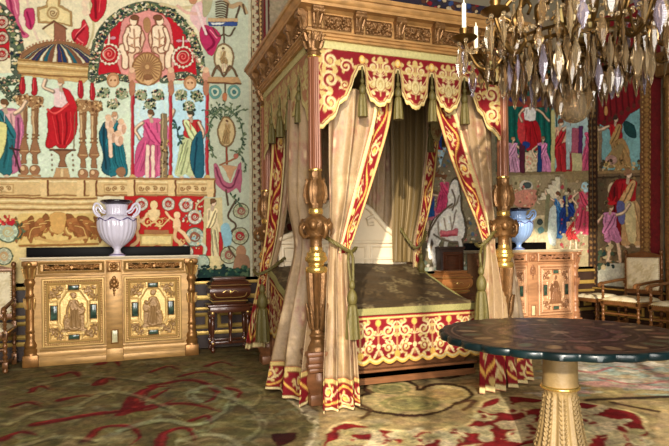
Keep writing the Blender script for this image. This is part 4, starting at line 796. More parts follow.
for d in (-1, 1): mb.tube([(2.26 + d * x, hy - .02, z) for x, z in ((.62, 1.40), (.5, 1.44), (.42, 1.54), (.34, 1.6), (.26, 1.56), (.28, 1.5), (.34, 1.51))], .022, 8)
mb.build('headboard_moulding', M_cream, hbd, angle=40)
for x in (hx0 - .05, hx1 + .05):
    mb = MB(); mb.box(x - .04, x + .04, hy - .02, hy + .06, .1, 1.0, .006); mb.lathe(interp_prof([(.04, 1.0), (.045, 1.05), (.022, 1.09), (.03, 1.16), (.04, 1.22), (.03, 1.3), (.018, 1.34), (.03, 1.37), (.034, 1.41), (.012, 1.47), (.004, 1.53)], 3), x, hy + .02, 0, 16); mb.build('headboard_finial', M_walnut, bed)
RX0, RX1, RY0 = 1.42, 3.08, 4.56
mb = MB(); mb.ring_sweep([(0, .03), (.012, .03), (.012, .075), (.0, .085), (0, .125), (.02, .135), (.02, .155), (-.02, .16)], RX0, RX1, RY0, 5.84); mb.box(RX0, RX1, RY0, 5.84, .035, .155); mb.box(RX0 + .06, RX1 - .06, RY0 + .06, 5.78, .15, .262); base = mb.build('bed_base', M_walnut, bed, angle=30)
for x in (RX0 + .08, RX1 - .08):
    for y in (RY0 + .08, 5.74): mb = MB(); mb.lathe([(.03, 0), (.045, .015), (.045, .03), (.035, .04)], x, y, 0, 16); mb.build('foot', M_walnut, base)
mb = MB(); mb.box(RX0 + .03, RX1 - .03, RY0 + .03, 5.76, .26, .69, .03); mb.build('mattress', mat('ticking', (190, 176, 150), .9), bed)
# ---- bedspread: a thing lying on the bed
spread = thing('bedspread', 'olive brown brocade bedspread with green fringe and red and gold embroidered skirt', 'bedspread', (2.25, 5.1, .7))
def topz(x, y):
    t = np.clip((y - 4.62) / 1.1, 0, 1); return .722 + .33 * t ** 1.25
nx, ny = 110, 90
X = np.linspace(RX0 - .03, RX1 + .03, nx)[None, :].repeat(ny, 0); Y = np.linspace(RY0 - .03, 5.775, ny)[:, None].repeat(nx, 1)
ed = np.minimum(np.minimum(X - (RX0 - .03), RX1 + .03 - X), Y - (RY0 - .03)); Z = topz(X, Y) - .035 * np.clip(1 - ed / .06, 0, 1) ** 2 + .006 * np.sin(X * 13 + Y * 7) * np.sin(Y * 17) + .012 * np.sin(X * 4.1 + 2 * Y)
c = Canvas(1.3, 3.2, 4.4, 5.9, .009, (70, 54, 34))
for k in range(70):
    x, y = rng.uniform(1.3, 3.2), rng.uniform(4.4, 5.9); cc = rng.choice([(98, 82, 54), (54, 42, 26), (90, 72, 46), (118, 102, 70)])
    c.spiral(x, y, rng.uniform(.05, .1), rng.uniform(0, 6), 1.3, .02, cc, rng.choice((-1, 1)), leaves=5)
c.grain(.1)
so = colour_grid('top_cloth', np.stack([X, Y, Z], -1), c.sample(X, Y), M_broc, spread, solid=.01)
def sides(fn_name, zt, zb, material, off, nz, canvas=None, scal=0.0):
    """sheet hanging round left, front and right of the bed"""
    path = [(RX0 - off, 5.76), (RX0 - off, RY0 - off), (RX1 + off, RY0 - off), (RX1 + off, 5.76)]
    seg = []; s = 0
    for a, b in zip(path, path[1:]):
        L = math.hypot(b[0] - a[0], b[1] - a[1]); n = int(L / .009)
        for k in range(n): t = k / n; seg.append((a[0] + (b[0] - a[0]) * t, a[1] + (b[1] - a[1]) * t, s + L * t))
        s += L
    seg.append((*path[-1], s)); seg = np.array(seg); n = len(seg)
    T = np.linspace(0, 1, nz)[:, None]
    x = seg[:, 0][None, :].repeat(nz, 0); y = seg[:, 1][None, :].repeat(nz, 0); S = seg[:, 2][None, :].repeat(nz, 0)
    lift = np.clip((y - 4.62) / 1.1, 0, 1) ** 1.25; lift = .33 * lift if zt > .65 else .30 * lift
    zb2 = zb - scal * np.abs(np.sin(S * PI / .13)) + lift * (1 if zt > .65 else .5)
    z = zb2 + (zt + lift - zb2) * T
    bul = .012 * (1 - T) + .004 * np.sin(S * 19)
    cx, cy = (RX0 + RX1) / 2, 5.2
    ux = np.where(np.abs(x - (RX0 - off)) < 1e-4, -1.0, np.where(np.abs(x - (RX1 + off)) < 1e-4, 1.0, 0)); uy = np.where(np.abs(y - (RY0 - off)) < 1e-4, -1.0, 0)
    pts = np.stack([x + ux * bul, y + uy * bul, z], -1)
    return pts, S, z
pts, S, z = sides('fringe', .705, .645, None, .034, 8)
colour_grid('fringe', pts + np.stack([0 * S, 0 * S, 0 * S], -1), None, M_fringe, spread, solid=.012)
Ltot = S.max(); Lf0 = 5.76 - (RY0 - .03); mid = Lf0 + (RX1 - RX0 + .06) / 2
c = Canvas(0, Ltot, .1, .68, .005, ER)
for k in range(-7, 8):
    uc = mid + .36 * k
    if uc < -.2 or uc > Ltot + .2: continue
    c.line([(uc, .26), (uc, .58)], .012, EG)
    for d in (-1, 1):
        c.spiral(uc + d * .085, .50, .068, PI / 2, 1.5, .02, EP, d, leaves=7, lc=EG); c.spiral(uc + d * .088, .345, .055, -PI / 2, 1.4, .018, EG, -d, leaves=6, lc=EP)
        c.line([(uc, .30), (uc + d * .05, .40), (uc + d * .13, .43), (uc + d * .165, .52)], .014, EP, sm=5, taper=True)
        for q in range(4): c.ell(uc + d * (.14 + .008 * q), .27 + .016 * q, .022, .009, EP, rot=d * .6); c.ell(uc + d * (.02 + .012 * q), .57 - .016 * q, .018, .008, EP, rot=-d * .6)
    c.ell(uc, .29, .032, .036, ED); c.ell(uc, .29, .027, .031, EY); c.ell(uc + .18, .57, .03, .034, ED); c.ell(uc + .18, .57, .025, .03, EY)
    for a in range(5): c.line([(uc + .18, .46), (uc + .18 + .05 * math.sin((a - 2) * .7), .46 + .05 * math.cos((a - 2) * .7))], .013, EP, taper=True)
    c.line([(uc + .18, .28), (uc + .18, .54)], .011, EG); c.ell(uc + .18, .36, .02, .026, EP)
us = np.linspace(0, Ltot, 700); bz = .235 - .032 * np.abs(np.sin(us * PI / .13))
c.line(list(zip(us, bz + .022)), .044, EY); c.line(list(zip(us, bz + .028)), .016, EP); c.line([(0, .615), (Ltot, .615)], .02, (196, 170, 100)); c.grain(.05)
pts, S, z = sides('skirt', .645, .235, None, .03, 70, scal=.032)
colour_grid('embroidered_skirt', pts, c.sample(S, .235 + (.41 * np.linspace(0, 1, 70)[:, None] + 0 * S) - .032 * np.abs(np.sin(S * PI / .13)) * (1 - np.linspace(0, 1, 70)[:, None])), M_emb, spread, solid=.006)
# ---- curtains
cb = Canvas(0, 1.2, 0, 3.0, .012, (146, 120, 88))
for j in range(9):
    for i in range(5):
        x = .12 + .26 * i + (.13 if j % 2 else 0); y = .15 + .34 * j; cc = rng.choice([(134, 88, 68), (120, 88, 62), (184, 154, 116)])
        cb.ell(x, y, .05, .07, cc, .8)
        for d in (-1, 1): cb.spiral(x + d * .07, y + .09, .045, PI / 2, 1.3, .016, (140, 114, 74), d, leaves=3, lc=cc); cb.line([(x, y - .14), (x + d * .06, y - .08), (x + d * .09, y)], .016, (136, 110, 70), sm=4)
        cb.ell(x, y + .01, .022, .034, (186, 160, 122))
cb.blur(1); cb.grain(.03)
ce = Canvas(0, .3, 0, 3.2, .005, ER)   # vertical vine border
ce.line([(.022, 0), (.022, 3.2)], .044, EP); ce.line([(.278, 0), (.278, 3.2)], .044, EG); ce.line([(.046, 0), (.046, 3.2)], .006, (110, 70, 30)); ce.line([(.254, 0), (.254, 3.2)], .006, (110, 70, 30))
ce.line([(.15 + .075 * math.sin(v * 2 * PI / .56), v) for v in np.arange(0, 3.2, .01)], .022, EY)
for k in range(12):
    v = .14 + .28 * k; d = 1 if k % 2 == 0 else -1
    ce.spiral(.15 - d * .035, v, .062, PI / 2 * d, 1.5, .018, EP, d, leaves=7, lc=EG); ce.ell(.15 - d * .035, v, .022, .022, EY); ce.ell(.15 + d * .082, v + .13, .026, .026, EG); ce.line([(.15, v + .05), (.15 - d * .07, v + .11)], .018, EP, taper=True)
ce.grain(.05)
def ev(rows, S, T):
    """rows of (Lx,Ly,Lz,Rx,Ry,Rz,amp) at even T spacing (given), smooth in T"""
    A = np.array(crv(rows, 12)); n = len(A) - 1
    x = T * n; i = np.clip(x.astype(int), 0, n - 1); f = (x - i)[..., None]
    return A[i] * (1 - f) + A[i + 1] * f
def curtain(label, rows, nf, border, t_hem, tie=None, seed=0.0, lining=None, bw=.16, b_end=1.0):
    """rows: (pyL, pxL, depthL, pyR, pxR, depthR, amp). border: 'L', 'R' or None, fraction bw of the width; t_hem: T where the hem band starts"""
    R = []
    for (a, b, d, e, f, g, am) in rows:
        p, q = P3(b, a, d), P3(f, e, g); R.append((p.x, p.y, max(p.z, .012), q.x, q.y, max(q.z, .012), am * 1.35))
    cx = np.mean([(r[0] + r[3]) / 2 for r in R[-2:]]); cy = np.mean([(r[1] + r[4]) / 2 for r in R[-2:]])
    root = thing('bed_curtain', label, 'curtain', (cx, cy, 0), 'curtains of the canopy bed')
    hs = [0.0]
    for r0, r1 in zip(R, R[1:]): hs.append(hs[-1] + math.dist(r0[:3], r1[:3]))
    H = hs[-1]
    def pts(s0, s1, t0, t1, nu, nv, off=0.0, edge=False):
        S, T = np.meshgrid(np.linspace(0, 1, nu + 1), np.linspace(t0, t1, nv + 1))
        if edge: wT = bw + (.50 - bw) * np.clip(T / b_end, 0, 1); S = S * wT if border == 'L' else 1 - wT + S * wT
        else: S = s0 + (s1 - s0) * S
        A = ev(R, S, T); Lp, Rp, am = A[..., :3], A[..., 3:6], A[..., 6]
        D = Rp - Lp; nn = np.stack([D[..., 1], -D[..., 0]], -1); nn = nn / (np.linalg.norm(nn, axis=-1, keepdims=True) + 1e-9)
        ph = S * nf * 2 * PI + seed
        o = am * (np.sin(ph) + .35 * np.sin(2.3 * ph + 1 + 2 * T) + .25 * np.sin(.7 * ph + 5 * T)) + off
        if border and b_end < 1:
            wT = bw + (.50 - bw) * np.clip(T / b_end, 0, 1); e = (wT - S) / wT if border == 'L' else (S - 1 + wT) / wT; fl = np.clip(e * 3, 0, 1) * np.clip((b_end + .06 - T) / .08, 0, 1); o = o * (1 - .8 * fl)
        al = am * .45 * np.cos(ph * 1.0)
        P = Lp + D * S[..., None]; dn = D / (np.linalg.norm(D, axis=-1, keepdims=True) + 1e-9)
        P[..., :2] += nn * o[..., None]; P += dn * al[..., None] * np.minimum(1, 4 * S * (1 - S))[..., None]
        P[..., 2] = np.maximum(P[..., 2], .01)
        return P, S, T
    b0, b1 = (bw, 1) if border == 'L' else ((0, 1 - bw) if border == 'R' else (0, 1))
    if b_end < 1: b0, b1 = 0, 1
    nv = int(H / .03)
    th = t_hem if t_hem else 1.0
    P, S, T = pts(b0, b1, 0, th, 64, int(nv * th))
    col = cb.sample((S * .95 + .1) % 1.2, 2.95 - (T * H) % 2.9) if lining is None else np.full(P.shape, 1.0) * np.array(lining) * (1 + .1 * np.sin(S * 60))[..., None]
    colour_grid('drape', P, col, M_broc, root, solid=.006)
    if border:
        s0, s1 = (0, bw) if border == 'L' else (1 - bw, 1)
        P, S, T = pts(s0, s1, 0, min(th, b_end), 22, int(nv * 2.2), .014 if b_end < 1 else 0, b_end < 1)
        q = np.linspace(0, 1, 23)[None, :] + 0 * S; q = q if border == 'R' else 1 - q
        colour_grid('embroidered_border', P, ce.sample(q * .3, 3.15 - T * H), M_emb, root, solid=.009)
    if t_hem:
        P, S, T = pts(0 if not border or b_end >= 1 else 0, 1, th, 1, 110, 26)
        w = np.linalg.norm(P[-1, 1:] - P[-1, :-1], axis=-1).sum()
        u = .3 * (1 - (T - th) / (1 - th)); colour_grid('hem_band', P, ce.sample(u, .3 + S * max(w, .35) * 1.0), M_emb, root, solid=.01)
    return root
def rope(root, pts, r=.016, n=None):
    pp = crv(pts, 8); mb = MB()
    for k in (0, 1, 2):
        q = []; acc = 0
        for i, p in enumerate(pp):
            t = np.asarray(pp[min(i + 1, len(pp) - 1)]) - np.asarray(pp[max(i - 1, 0)]); t = t / (np.linalg.norm(t) + 1e-9)
            a = np.cross(t, (0.3, .2, .9)); a = a / (np.linalg.norm(a) + 1e-9); b = np.cross(t, a); an = i * .7 + k * 2 * PI / 3
            q.append(np.asarray(p) + r * .55 * (a * math.cos(an) + b * math.sin(an)))
        mb.tube(q, r * .62, 6)
    return mb.build('tieback_rope', M_tassel, root, angle=70)
def hang_tassel(rp, x, y, z, s):
    mb = MB(); tassel(mb, x, y, z, s); mb.build('tassel', M_tassel, rp, angle=60)
C1 = curtain('beige brocade curtain left of the front carved bed post, red hem on the floor', [(100, 291, 4.9, 100, 313, 4.40, .02), (150, 290, 4.9, 150, 313, 4.40, .025), (200, 290, 4.88, 200, 313, 4.38, .025), (245, 296, 4.7, 245, 315, 4.36, .02), (285, 288, 4.75, 285, 314, 4.34, .025), (325, 280, 4.8, 330, 311, 4.25, .035), (355, 274, 4.82, 366, 308, 4.2, .035), (386, 269, 4.84, 408, 306, 4.17, .038)], 2.0, None, .875, seed=.6)
C2 = curtain('beige brocade curtain with red embroidered edge roped beside the front left bed post', [(92, 327, 4.31, 86, 394, 4.33, .02), (125, 327, 4.32, 122, 390, 4.35, .025), (165, 327, 4.33, 162, 379, 4.35, .03), (205, 328, 4.33, 203, 366, 4.34, .03), (238, 328, 4.30, 238, 354, 4.30, .018), (252, 328, 4.29, 252, 350, 4.26, .016), (290, 326, 4.25, 290, 352, 4.2, .025), (335, 324, 4.17, 335, 356, 4.12, .035), (375, 322, 4.08, 375, 359, 4.04, .032), (414, 321, 3.98, 411, 361, 4.0, .03)], 2.6, 'R', .90, seed=2.0, bw=.30, b_end=.56)
a = P3(327, 250, 4.2); b = P3(350, 246, 4.16)
rp = rope(C2, [P3(324, 236, 4.36), P3(330, 240, 4.22), P3(340, 246, 4.17), P3(351, 252, 4.2), P3(356, 248, 4.34)]); q = P3(352, 262, 4.16); rope_z = q.z
mb = MB(); mb.tube([P3(351, 252, 4.19), P3(353, 258, 4.15), P3(353, 285, 4.14)], .012, 8); mb.tube([P3(349, 252, 4.19), P3(348, 260, 4.15), P3(351, 285, 4.14)], .010, 8); mb.build('tassel_cord', M_tassel, rp)
hang_tassel(rp, P3(352, 278, 4.12).x, 4.12, P3(352, 276, 4.12).z, 1.75)
C4 = curtain('golden beige curtain with red embroidered edge roped beside the front right bed post', [(92, 430, 4.33, 96, 492, 4.31, .02), (120, 438, 4.34, 120, 493, 4.32, .025), (150, 447, 4.34, 150, 494, 4.33, .03), (185, 460, 4.34, 185, 495, 4.33, .03), (215, 473, 4.32, 215, 496, 4.32, .025), (238, 481, 4.28, 238, 496, 4.30, .016), (250, 483, 4.26, 252, 496, 4.28, .016), (290, 481, 4.18, 290, 502, 4.22, .028), (340, 479, 4.06, 340, 505, 4.12, .03), (393, 478, 3.92, 390, 507, 4.0, .03)], 2.6, 'L', .865, seed=1.0, bw=.30, b_end=.57)
rp = rope(C4, [P3(499, 228, 4.4), P3(494, 232, 4.22), P3(488, 240, 4.18), P3(480, 246, 4.2), P3(476, 244, 4.34)])
mb = MB(); mb.tube([P3(482, 246, 4.19), P3(480, 254, 4.13), P3(481, 272, 4.12)], .012, 8); mb.tube([P3(485, 245, 4.19), P3(485, 256, 4.13), P3(483, 272, 4.12)], .01, 8); mb.build('tassel_cord', M_tassel, rp)
hang_tassel(rp, P3(481, 262, 4.1).x, 4.1, P3(481, 262, 4.1).z, 1.9)
C5 = curtain('beige curtain outside the front right bed post, its red hem behind the table', [(95, 500, 4.75, 95, 507, 4.40, .015), (150, 500, 4.75, 150, 507, 4.42, .02), (200, 501, 4.72, 200, 507, 4.42, .02), (236, 503, 4.6, 236, 509, 4.45, .015), (275, 501, 4.3, 275, 516, 4.42, .02), (310, 501, 4.16, 310, 521, 4.40, .025), (350, 505, 4.08, 350, 527, 4.3, .03), (389, 509, 4.04, 381, 530, 4.2, .035)], 2, None, .84, seed=.3)
C3 = curtain('red and gold embroidered curtain at the back left bed post beside the casket', [(118, 272, 5.75, 118, 292, 5.72, .015), (160, 271, 5.75, 160, 291, 5.72, .015), (200, 268, 5.76, 200, 288, 5.72, .018), (235, 265, 5.78, 235, 283, 5.74, .018), (268, 260, 5.8, 268, 275, 5.76, .012), (285, 257, 5.82, 285, 272, 5.78, .014), (310, 252, 5.85, 310, 275, 5.8, .025), (349, 245, 5.9, 346, 277, 5.82, .035)], 2.0, 'L', .80, seed=.2, bw=.72, b_end=1)
rp = rope(C3, [P3(285, 258, 5.75), P3(275, 266, 5.66), P3(265, 272, 5.66), P3(257, 274, 5.72), P3(254, 270, 5.86)]); hang_tassel(rp, P3(262, 285, 5.62).x, 5.62, P3(262, 280, 5.62).z, 2.2)
C6 = curtain('narrow embroidered curtain at the back right bed post beside the white horse tapestry', [(95, 424, 5.6, 95, 447, 5.6, .012), (135, 426, 5.62, 135, 440, 5.6, .012), (170, 423, 5.63, 170, 436, 5.62, .014), (205, 419, 5.65, 205, 431, 5.62, .014), (238, 414, 5.66, 238, 423, 5.64, .01), (255, 413, 5.66, 255, 422, 5.64, .012), (300, 411, 5.6, 300, 425, 5.6, .02)], 1.6, 'R', None, seed=1.2, bw=.8)
rp = rope(C6, [P3(426, 232, 5.75), P3(424, 240, 5.58), P3(416, 248, 5.56), P3(408, 240, 5.6), P3(400, 228, 5.7)]); hang_tassel(rp, P3(421, 252, 5.5).x, 5.5, P3(421, 250, 5.5).z, 1.8)
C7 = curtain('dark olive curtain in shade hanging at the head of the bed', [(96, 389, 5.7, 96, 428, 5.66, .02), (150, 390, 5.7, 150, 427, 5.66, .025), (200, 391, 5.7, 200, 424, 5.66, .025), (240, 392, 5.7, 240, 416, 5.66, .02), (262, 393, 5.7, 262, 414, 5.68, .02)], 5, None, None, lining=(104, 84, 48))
hc = [(96, 318, 5.90, 96, 400, 5.90, .02), (150, 318, 5.9, 150, 400, 5.9, .02), (210, 318, 5.9, 210, 398, 5.9, .02), (262, 318, 5.9, 262, 396, 5.9, .02)]
C8 = curtain('pale beige head cloth hanging behind the cream headboard', hc, 9, None, None, seed=.5)
# ------------------------------------------------------------------ the two golden cabinets, vases, caskets
G_cab = mat('pale gilded cabinet wood', (188, 144, 82), 0.38, 0.3, var=0.4, vscale=7, stretch=(1, 4, 4), bump=0.08, bscale=50)
G_cabl = mat('light gold door field', (208, 168, 100), 0.4, 0.3, var=0.18, vscale=7)
G_cabd = mat('darker gilt column', (160, 112, 58), 0.33, 0.5, var=0.4, vscale=16)
G_relief = mat('chased gilt relief', (196, 152, 84), 0.36, 0.55, var=0.5, vscale=30)
M_inlay = mat('green marble inlay', (70, 96, 78), 0.15, var=0.6, vscale=22, col2=(36, 54, 44), thr=(.35, .65))
M_gilding = woven('two tone gilding', 0.36, 0, metal=.25, var=.15, nscale=30, spec=.5)
def gild(c, pale=(222, 186, 116), dark=(126, 88, 46)):
    t = np.clip(c.a[..., 1:2] / 255 * .85, 0, 1).reshape(-1, 1); return lin(np.array(pale)) * (1 - t) + lin(np.array(dark)) * t
M_black = mat('black marble', (10, 8, 8), 0.5, var=0.4, vscale=14, spec=.12)
M_stone = mat('pale stone moulding', (214, 196, 160), 0.35, var=0.15, vscale=12)
def door_canvas(w, h, mirror):
    c = Canvas(0, w, 0, h, .0034, (50, 0, 0)); G = lambda v: (v, 255, 0); K = lambda v: (v, 0, 0)
    x, y = w / 2, h / 2; m = .012
    # ridged bars between the compartments: octagon in the middle, four corner panels, four small tablets
    ox, oy = w * .31, h * .40; cx, cy = w * .15, h * .19
    oc = [(x - ox, y - cy), (x - ox, y + cy), (x - cx, y + oy), (x + cx, y + oy), (x + ox, y + cy), (x + ox, y - cy), (x + cx, y - oy), (x - cx, y - oy)]
    c.line(oc + [oc[0]], .028, K(190)); c.line(oc + [oc[0]], .009, K(235))
    for sx in (-1, 1):
        for sy in (-1, 1):
            pn = [(x + sx * (w / 2 - m), y + sy * (h / 2 - m)), (x + sx * (cx + .016), y + sy * (h / 2 - m)), (x + sx * (cx + .022), y + sy * oy), (x + sx * (ox + .006), y + sy * (cy + .016)), (x + sx * (w / 2 - m), y + sy * (cy + .012))]
            c.line(pn + [pn[0]], .014, K(205))
            px, py = x + sx * w * .36, y + sy * h * .37
            c.spiral(px, py, .042, PI / 4 * sx, 1.3, .017, G(200), sx * sy, leaves=7, lc=G(250)); c.spiral(px + sx * .03, py - sy * .045, .03, 0, 1.2, .013, G(190), -sx * sy, leaves=5, lc=G(240)); c.spiral(px - sx * .035, py + sy * .03, .028, PI, 1.2, .013, G(190), sx * sy, leaves=5, lc=G(235))
    x0_, y0_ = x, y; k_ = 1.25; c.tf = lambda a, b: (x0_ + (a - x0_) * k_, y0_ + (b - y0_) * k_)
    # figure group: draped woman standing by a pedestal with a child
    d = -1 if mirror else 1
    c.line([(x - .085, y - .155), (x + .09, y - .155)], .03, G(140)); c.poly([(x + d * .03, y - .15), (x + d * .085, y - .15), (x + d * .08, y - .01), (x + d * .03, y - .01)], G(130)); c.ell(x + d * .06, y + .015, .03, .04, G(170)); c.ell(x + d * .06, y + .06, .016, .012, G(190))
    c.poly([(x - .035, y + .1), (x + .03, y + .1), (x + .04, y + .02), (x + .05, y - .14), (x - .045, y - .14), (x - .03, y + .02)], G(190), sm=4); c.ell(x, y + .145, .02, .025, G(240)); c.ell(x - d * .004, y + .158, .024, .015, G(210))
    for k in range(5): c.line([(x - .02 + .012 * k, y + .02), (x - .03 + .018 * k, y - .13)], .006, G(235 if k % 2 else 140), sm=0)
    c.line([(x + d * .02, y + .09), (x + d * .05, y + .05), (x + d * .065, y + .07)], .017, G(225), sm=4); c.line([(x - d * .025, y + .09), (x - d * .05, y + .03), (x - d * .05, y - .02)], .017, G(220), sm=4)
    c.ell(x - d * .06, y - .035, .016, .018, G(225)); c.poly([(x - d * .08, y - .055), (x - d * .04, y - .055), (x - d * .045, y - .14), (x - d * .078, y - .14)], G(200), sm=4); c.line([(x - d * .05, y - .07), (x - d * .03, y - .03)], .011, G(215))
    c.a[..., 0] += nrg.normal(0, 9, c.a.shape[:2]); c.blur(2); c.tf = None; return c
def make_cabinet(label, pal=None):
    M_cab, M_cabl, M_cabd, M_relief, pale, dark = pal or (G_cab, G_cabl, G_cabd, G_relief, (222, 186, 116), (126, 88, 46))
    t = thing('cabinet', label, 'cabinet', (0, 0, 0), 'carved cabinets on the back wall')
    W, D, H = .915, .46, 1.175      # half width, depth, height; front at y = -D
    mb = MB(); mb.box(-W + .1, W - .1, -D + .02, -.01, .0, 1.14); mb.box(-W + .03, W - .03, -D + .0, -.01, 0, .075, .006); mb.ring_sweep([(0, .075), (.0, .10), (-.015, .125), (-.02, .15), (-.03, .16)], -W + .04, W - .04, -D - .002, -.01)
    mb.box(-W + .16, W - .16, -D + .012, -D + .03, .16, .19, .004); mb.box(-W + .12, W - .12, -D + .005, -.01, .965, .99, .006)
    mb.box(-.085, .085, -D - .012, -D + .05, .15, 1.13, .006); mb.box(-.09, .09, -D - .022, -D + .05, 0, .15, .008)
    body = mb.build('body', M_cab, t, angle=30)
    mb = MB(); mb.ring_sweep([(-.2, 1.13), (-.03, 1.13), (-.02, 1.14), (.0, 1.146), (.012, 1.155), (.018, 1.165), (.018, 1.175), (-.2, 1.175)], -W, W, -D, -.01); mb.box(-W, W, -D, -.01, 1.14, 1.172); mb.build('top_moulding', M_stone, t, angle=30)
    for s in (-1, 1):
        x = s * (W - .075); y = -D + .055
        mb = MB(); mb.box(x - .078, x + .078, y - .075, y + .09, 0, .13, .01); mb.box(x - .075, x + .075, y - .072, y + .09, 1.08, 1.135, .006)
        mb.lathe(interp_prof([(.074, .13), (.07, .15), (.075, .18), (.062, .20), (.07, .23), (.062, .26), (.052, .29), (.055, .34), (.05, .36), (.058, .38), (.05, .41), (.052, .6), (.048, .74), (.058, .76), (.048, .79), (.05, .86), (.064, .9), (.055, .94), (.05, .96), (.07, 1.06), (.074, 1.08)], 2), x, y, 0, 28)
        o = mb.build('corner_column', M_cabd, t, angle=40)
        mb = MB(); m2 = MB()
        for k in range(8):
            a = 2 * PI * k / 8
            mb.tube([(x + r * math.cos(a), y + r * math.sin(a), z) for r, z in ((.05, .95), (.062, 1.0), (.076, 1.05), (.086, 1.06), (.084, 1.045))], [.013, .016, .013, .009, .005], 6)
            m2.tube([(x + r * math.cos(a), y + r * math.sin(a), z) for r, z in ((.05, .62), (.058, .68), (.066, .73), (.072, .735))], [.012, .014, .011, .005], 6)
        mb.build('column_leaf', M_relief, o); m2.build('shaft_leaf', M_relief, o); mb = MB(); mb.ball((x, y - .066, 1.1), (.03, .03, .03), 10, 8); mb.build('column_rosette', M_relief, o)
        # drawer frieze
        x0, x1 = (-.76, -.10) if s < 0 else (.10, .76)
        mb = MB(); mb.sweep_rect([(0, 0), (0, .012), (.01, .02), (.02, .014), (.026, .004)], x0, x1, 1.0, 1.125, -D); mb.box(x0, x1, -D, -D + .03, 1.0, 1.125); dr = mb.build('drawer_front', M_cab, t, angle=30)
        w = x1 - x0 - .1; c = Canvas(0, w, 0, .068, .003, (0, 0, 0))
        for d in (-1, 1):
            for k in range(5): c.spiral(w / 2 + d * (.04 + .052 * k), .034 + .008 * (-1) ** k, .024, PI * (k % 2), 1.3, .009, (200,) * 3, d * (-1) ** k, leaves=4, lc=(250,) * 3)
            c.line([(w / 2, .034), (w / 2 + d * .27, .03)], .006, (170,) * 3)
        c.ell(w / 2, .034, .018, .024, (255,) * 3); c.blur(1)
        mb = MB(); relief(mb, c, x0 + .05, x1 - .05, 1.028, 1.096, -D, .014); mb.build('scroll_relief', M_cabd, dr, angle=80, fix=False)
        # door
        x0, x1 = (-.725, -.10) if s < 0 else (.10, .725); z0, z1 = .20, .945
        mb = MB(); mb.box(x0, x1, -D - .005, -D + .03, z0, z1); mb.sweep_rect([(0, 0), (0, .012), (.01, .02), (.02, .02), (.028, .006), (.042, .004), (.046, .026), (.056, .034), (.066, .026), (.07, .004), (.08, .002)], x0, x1, z0, z1, -D - .005)
        dd = mb.build('door', M_cabl, t, angle=25)
        mb = MB()
        n = 26
        for k in range(n):
            for (a, b) in (((x0 + .035, z0 + .035), (x1 - .035, z0 + .035)), ((x1 - .035, z0 + .035), (x1 - .035, z1 - .035)), ((x1 - .035, z1 - .035), (x0 + .035, z1 - .035)), ((x0 + .035, z1 - .035), (x0 + .035, z0 + .035))):
                q = k / n; mb.ball((a[0] + (b[0] - a[0]) * q, -D - .012, a[1] + (b[1] - a[1]) * q), .0085, 6, 4)
        mb.build('bead_moulding', M_cabd, dd)
        px0, px1, pz0, pz1 = x0 + .072, x1 - .072, z0 + .072, z1 - .072; w, h = px1 - px0, pz1 - pz0
        dcv = door_canvas(w, h, s > 0); mb = MB(); relief(mb, dcv, px0, px1, pz0, pz1, -D - .004, .024); mb.build('relief_panel', M_gilding, dd, angle=80, fix=False, cols=gild(dcv, pale, dark))
        xm, zm = (px0 + px1) / 2, (pz0 + pz1) / 2
        for (cx, cz, hw, hh) in ((xm, pz1 - .032, .05, .022), (xm, pz0 + .032, .05, .022), (px0 + .045, zm, .03, .075), (px1 - .045, zm, .03, .075)):
            mb = MB(); mb.box(cx - hw, cx + hw, -D - .026, -D, cz - hh, cz + hh, .003); io = mb.build('marble_tablet', M_inlay, dd, angle=30)
            mb = MB(); mb.sweep_rect([(0, 0), (0, .02), (.004, .024), (.008, .02), (.009, 0)], cx - hw - .008, cx + hw + .008, cz - hh - .008, cz + hh + .008, -D - .006); mb.build('tablet_frame', M_cabd, io, angle=30)
        mb = MB(); xk = x1 - .03 if s < 0 else x0 + .03; mb.ball((xk, -D - .02, .57), (.008, .006, .02), 8, 6); mb.build('keyhole', M_cabd, dd)
    # pilaster ornaments
    mb = MB(); mb.sweep_rect([(0, 0), (0, .01), (.012, .014), (.02, 0)], -.075, .075, 1.0, 1.125, -D - .012); mb.ball((0, -D - .02, 1.062), (.03, .022, .03), 12, 8)
    for k in range(8): a = k * PI / 4; mb.ball((.034 * math.cos(a), -D - .018, 1.062 + .034 * math.sin(a)), (.016, .012, .016), 8, 6)
    for dx, z, r in ((0, .93, .022), (0, .89, .03), (-.025, .86, .022), (.025, .86, .022), (0, .845, .026), (-.035, .825, .014), (.035, .825, .014), (0, .80, .017), (0, .765, .013), (0, .74, .009)): mb.ball((dx, -D - .014, z), (r, r * .7, r * 1.2), 10, 8)
    for d in (-1, 1): mb.tube([(0, -D - .014, .93), (d * .03, -D - .016, .92), (d * .045, -D - .016, .88), (d * .04, -D - .016, .84)], .008, 6)
    mb.build('pilaster_ornament', M_cabd, body)
    mb = MB(); mb.sweep_rect([(0, 0), (0, .01), (.008, .014), (.014, .004)], -.04, .04, .20, .36, -D - .012); mb.build('tablet_frame', M_cabd, body, angle=30)
    mb = MB(); mb.box(-.03, .03, -D - .018, -D, .21, .35, .002); mb.build('marble_tablet', mat('cream marble tablet', (214, 206, 160), .2, var=.3, vscale=30), body)
    return t
cab = make_cabinet('golden carved cabinet with two relief doors, left of the bed under the pale tapestry')
W1 = mat('sunlit carved cabinet wood', (196, 142, 100), 0.42, 0.08, var=0.3, vscale=7, stretch=(1, 4, 4)); W2 = mat('sunlit cabinet door field', (214, 164, 122), 0.45, 0.05, var=0.2, vscale=7); W3 = mat('sunlit cabinet column', (164, 112, 76), 0.4, 0.1, var=0.4, vscale=16)  # the golden cabinet's wood recoloured, sunlight put into its tone
cab2 = make_cabinet('light walnut carved cabinet right of the bed, half hidden by table and bed curtain', (W1, W2, W3, W3, (214, 168, 126), (132, 86, 56))); cab2.location = (5.58, BACK - .05, 0)
cab.location = (-.155, BACK - .05, 0)
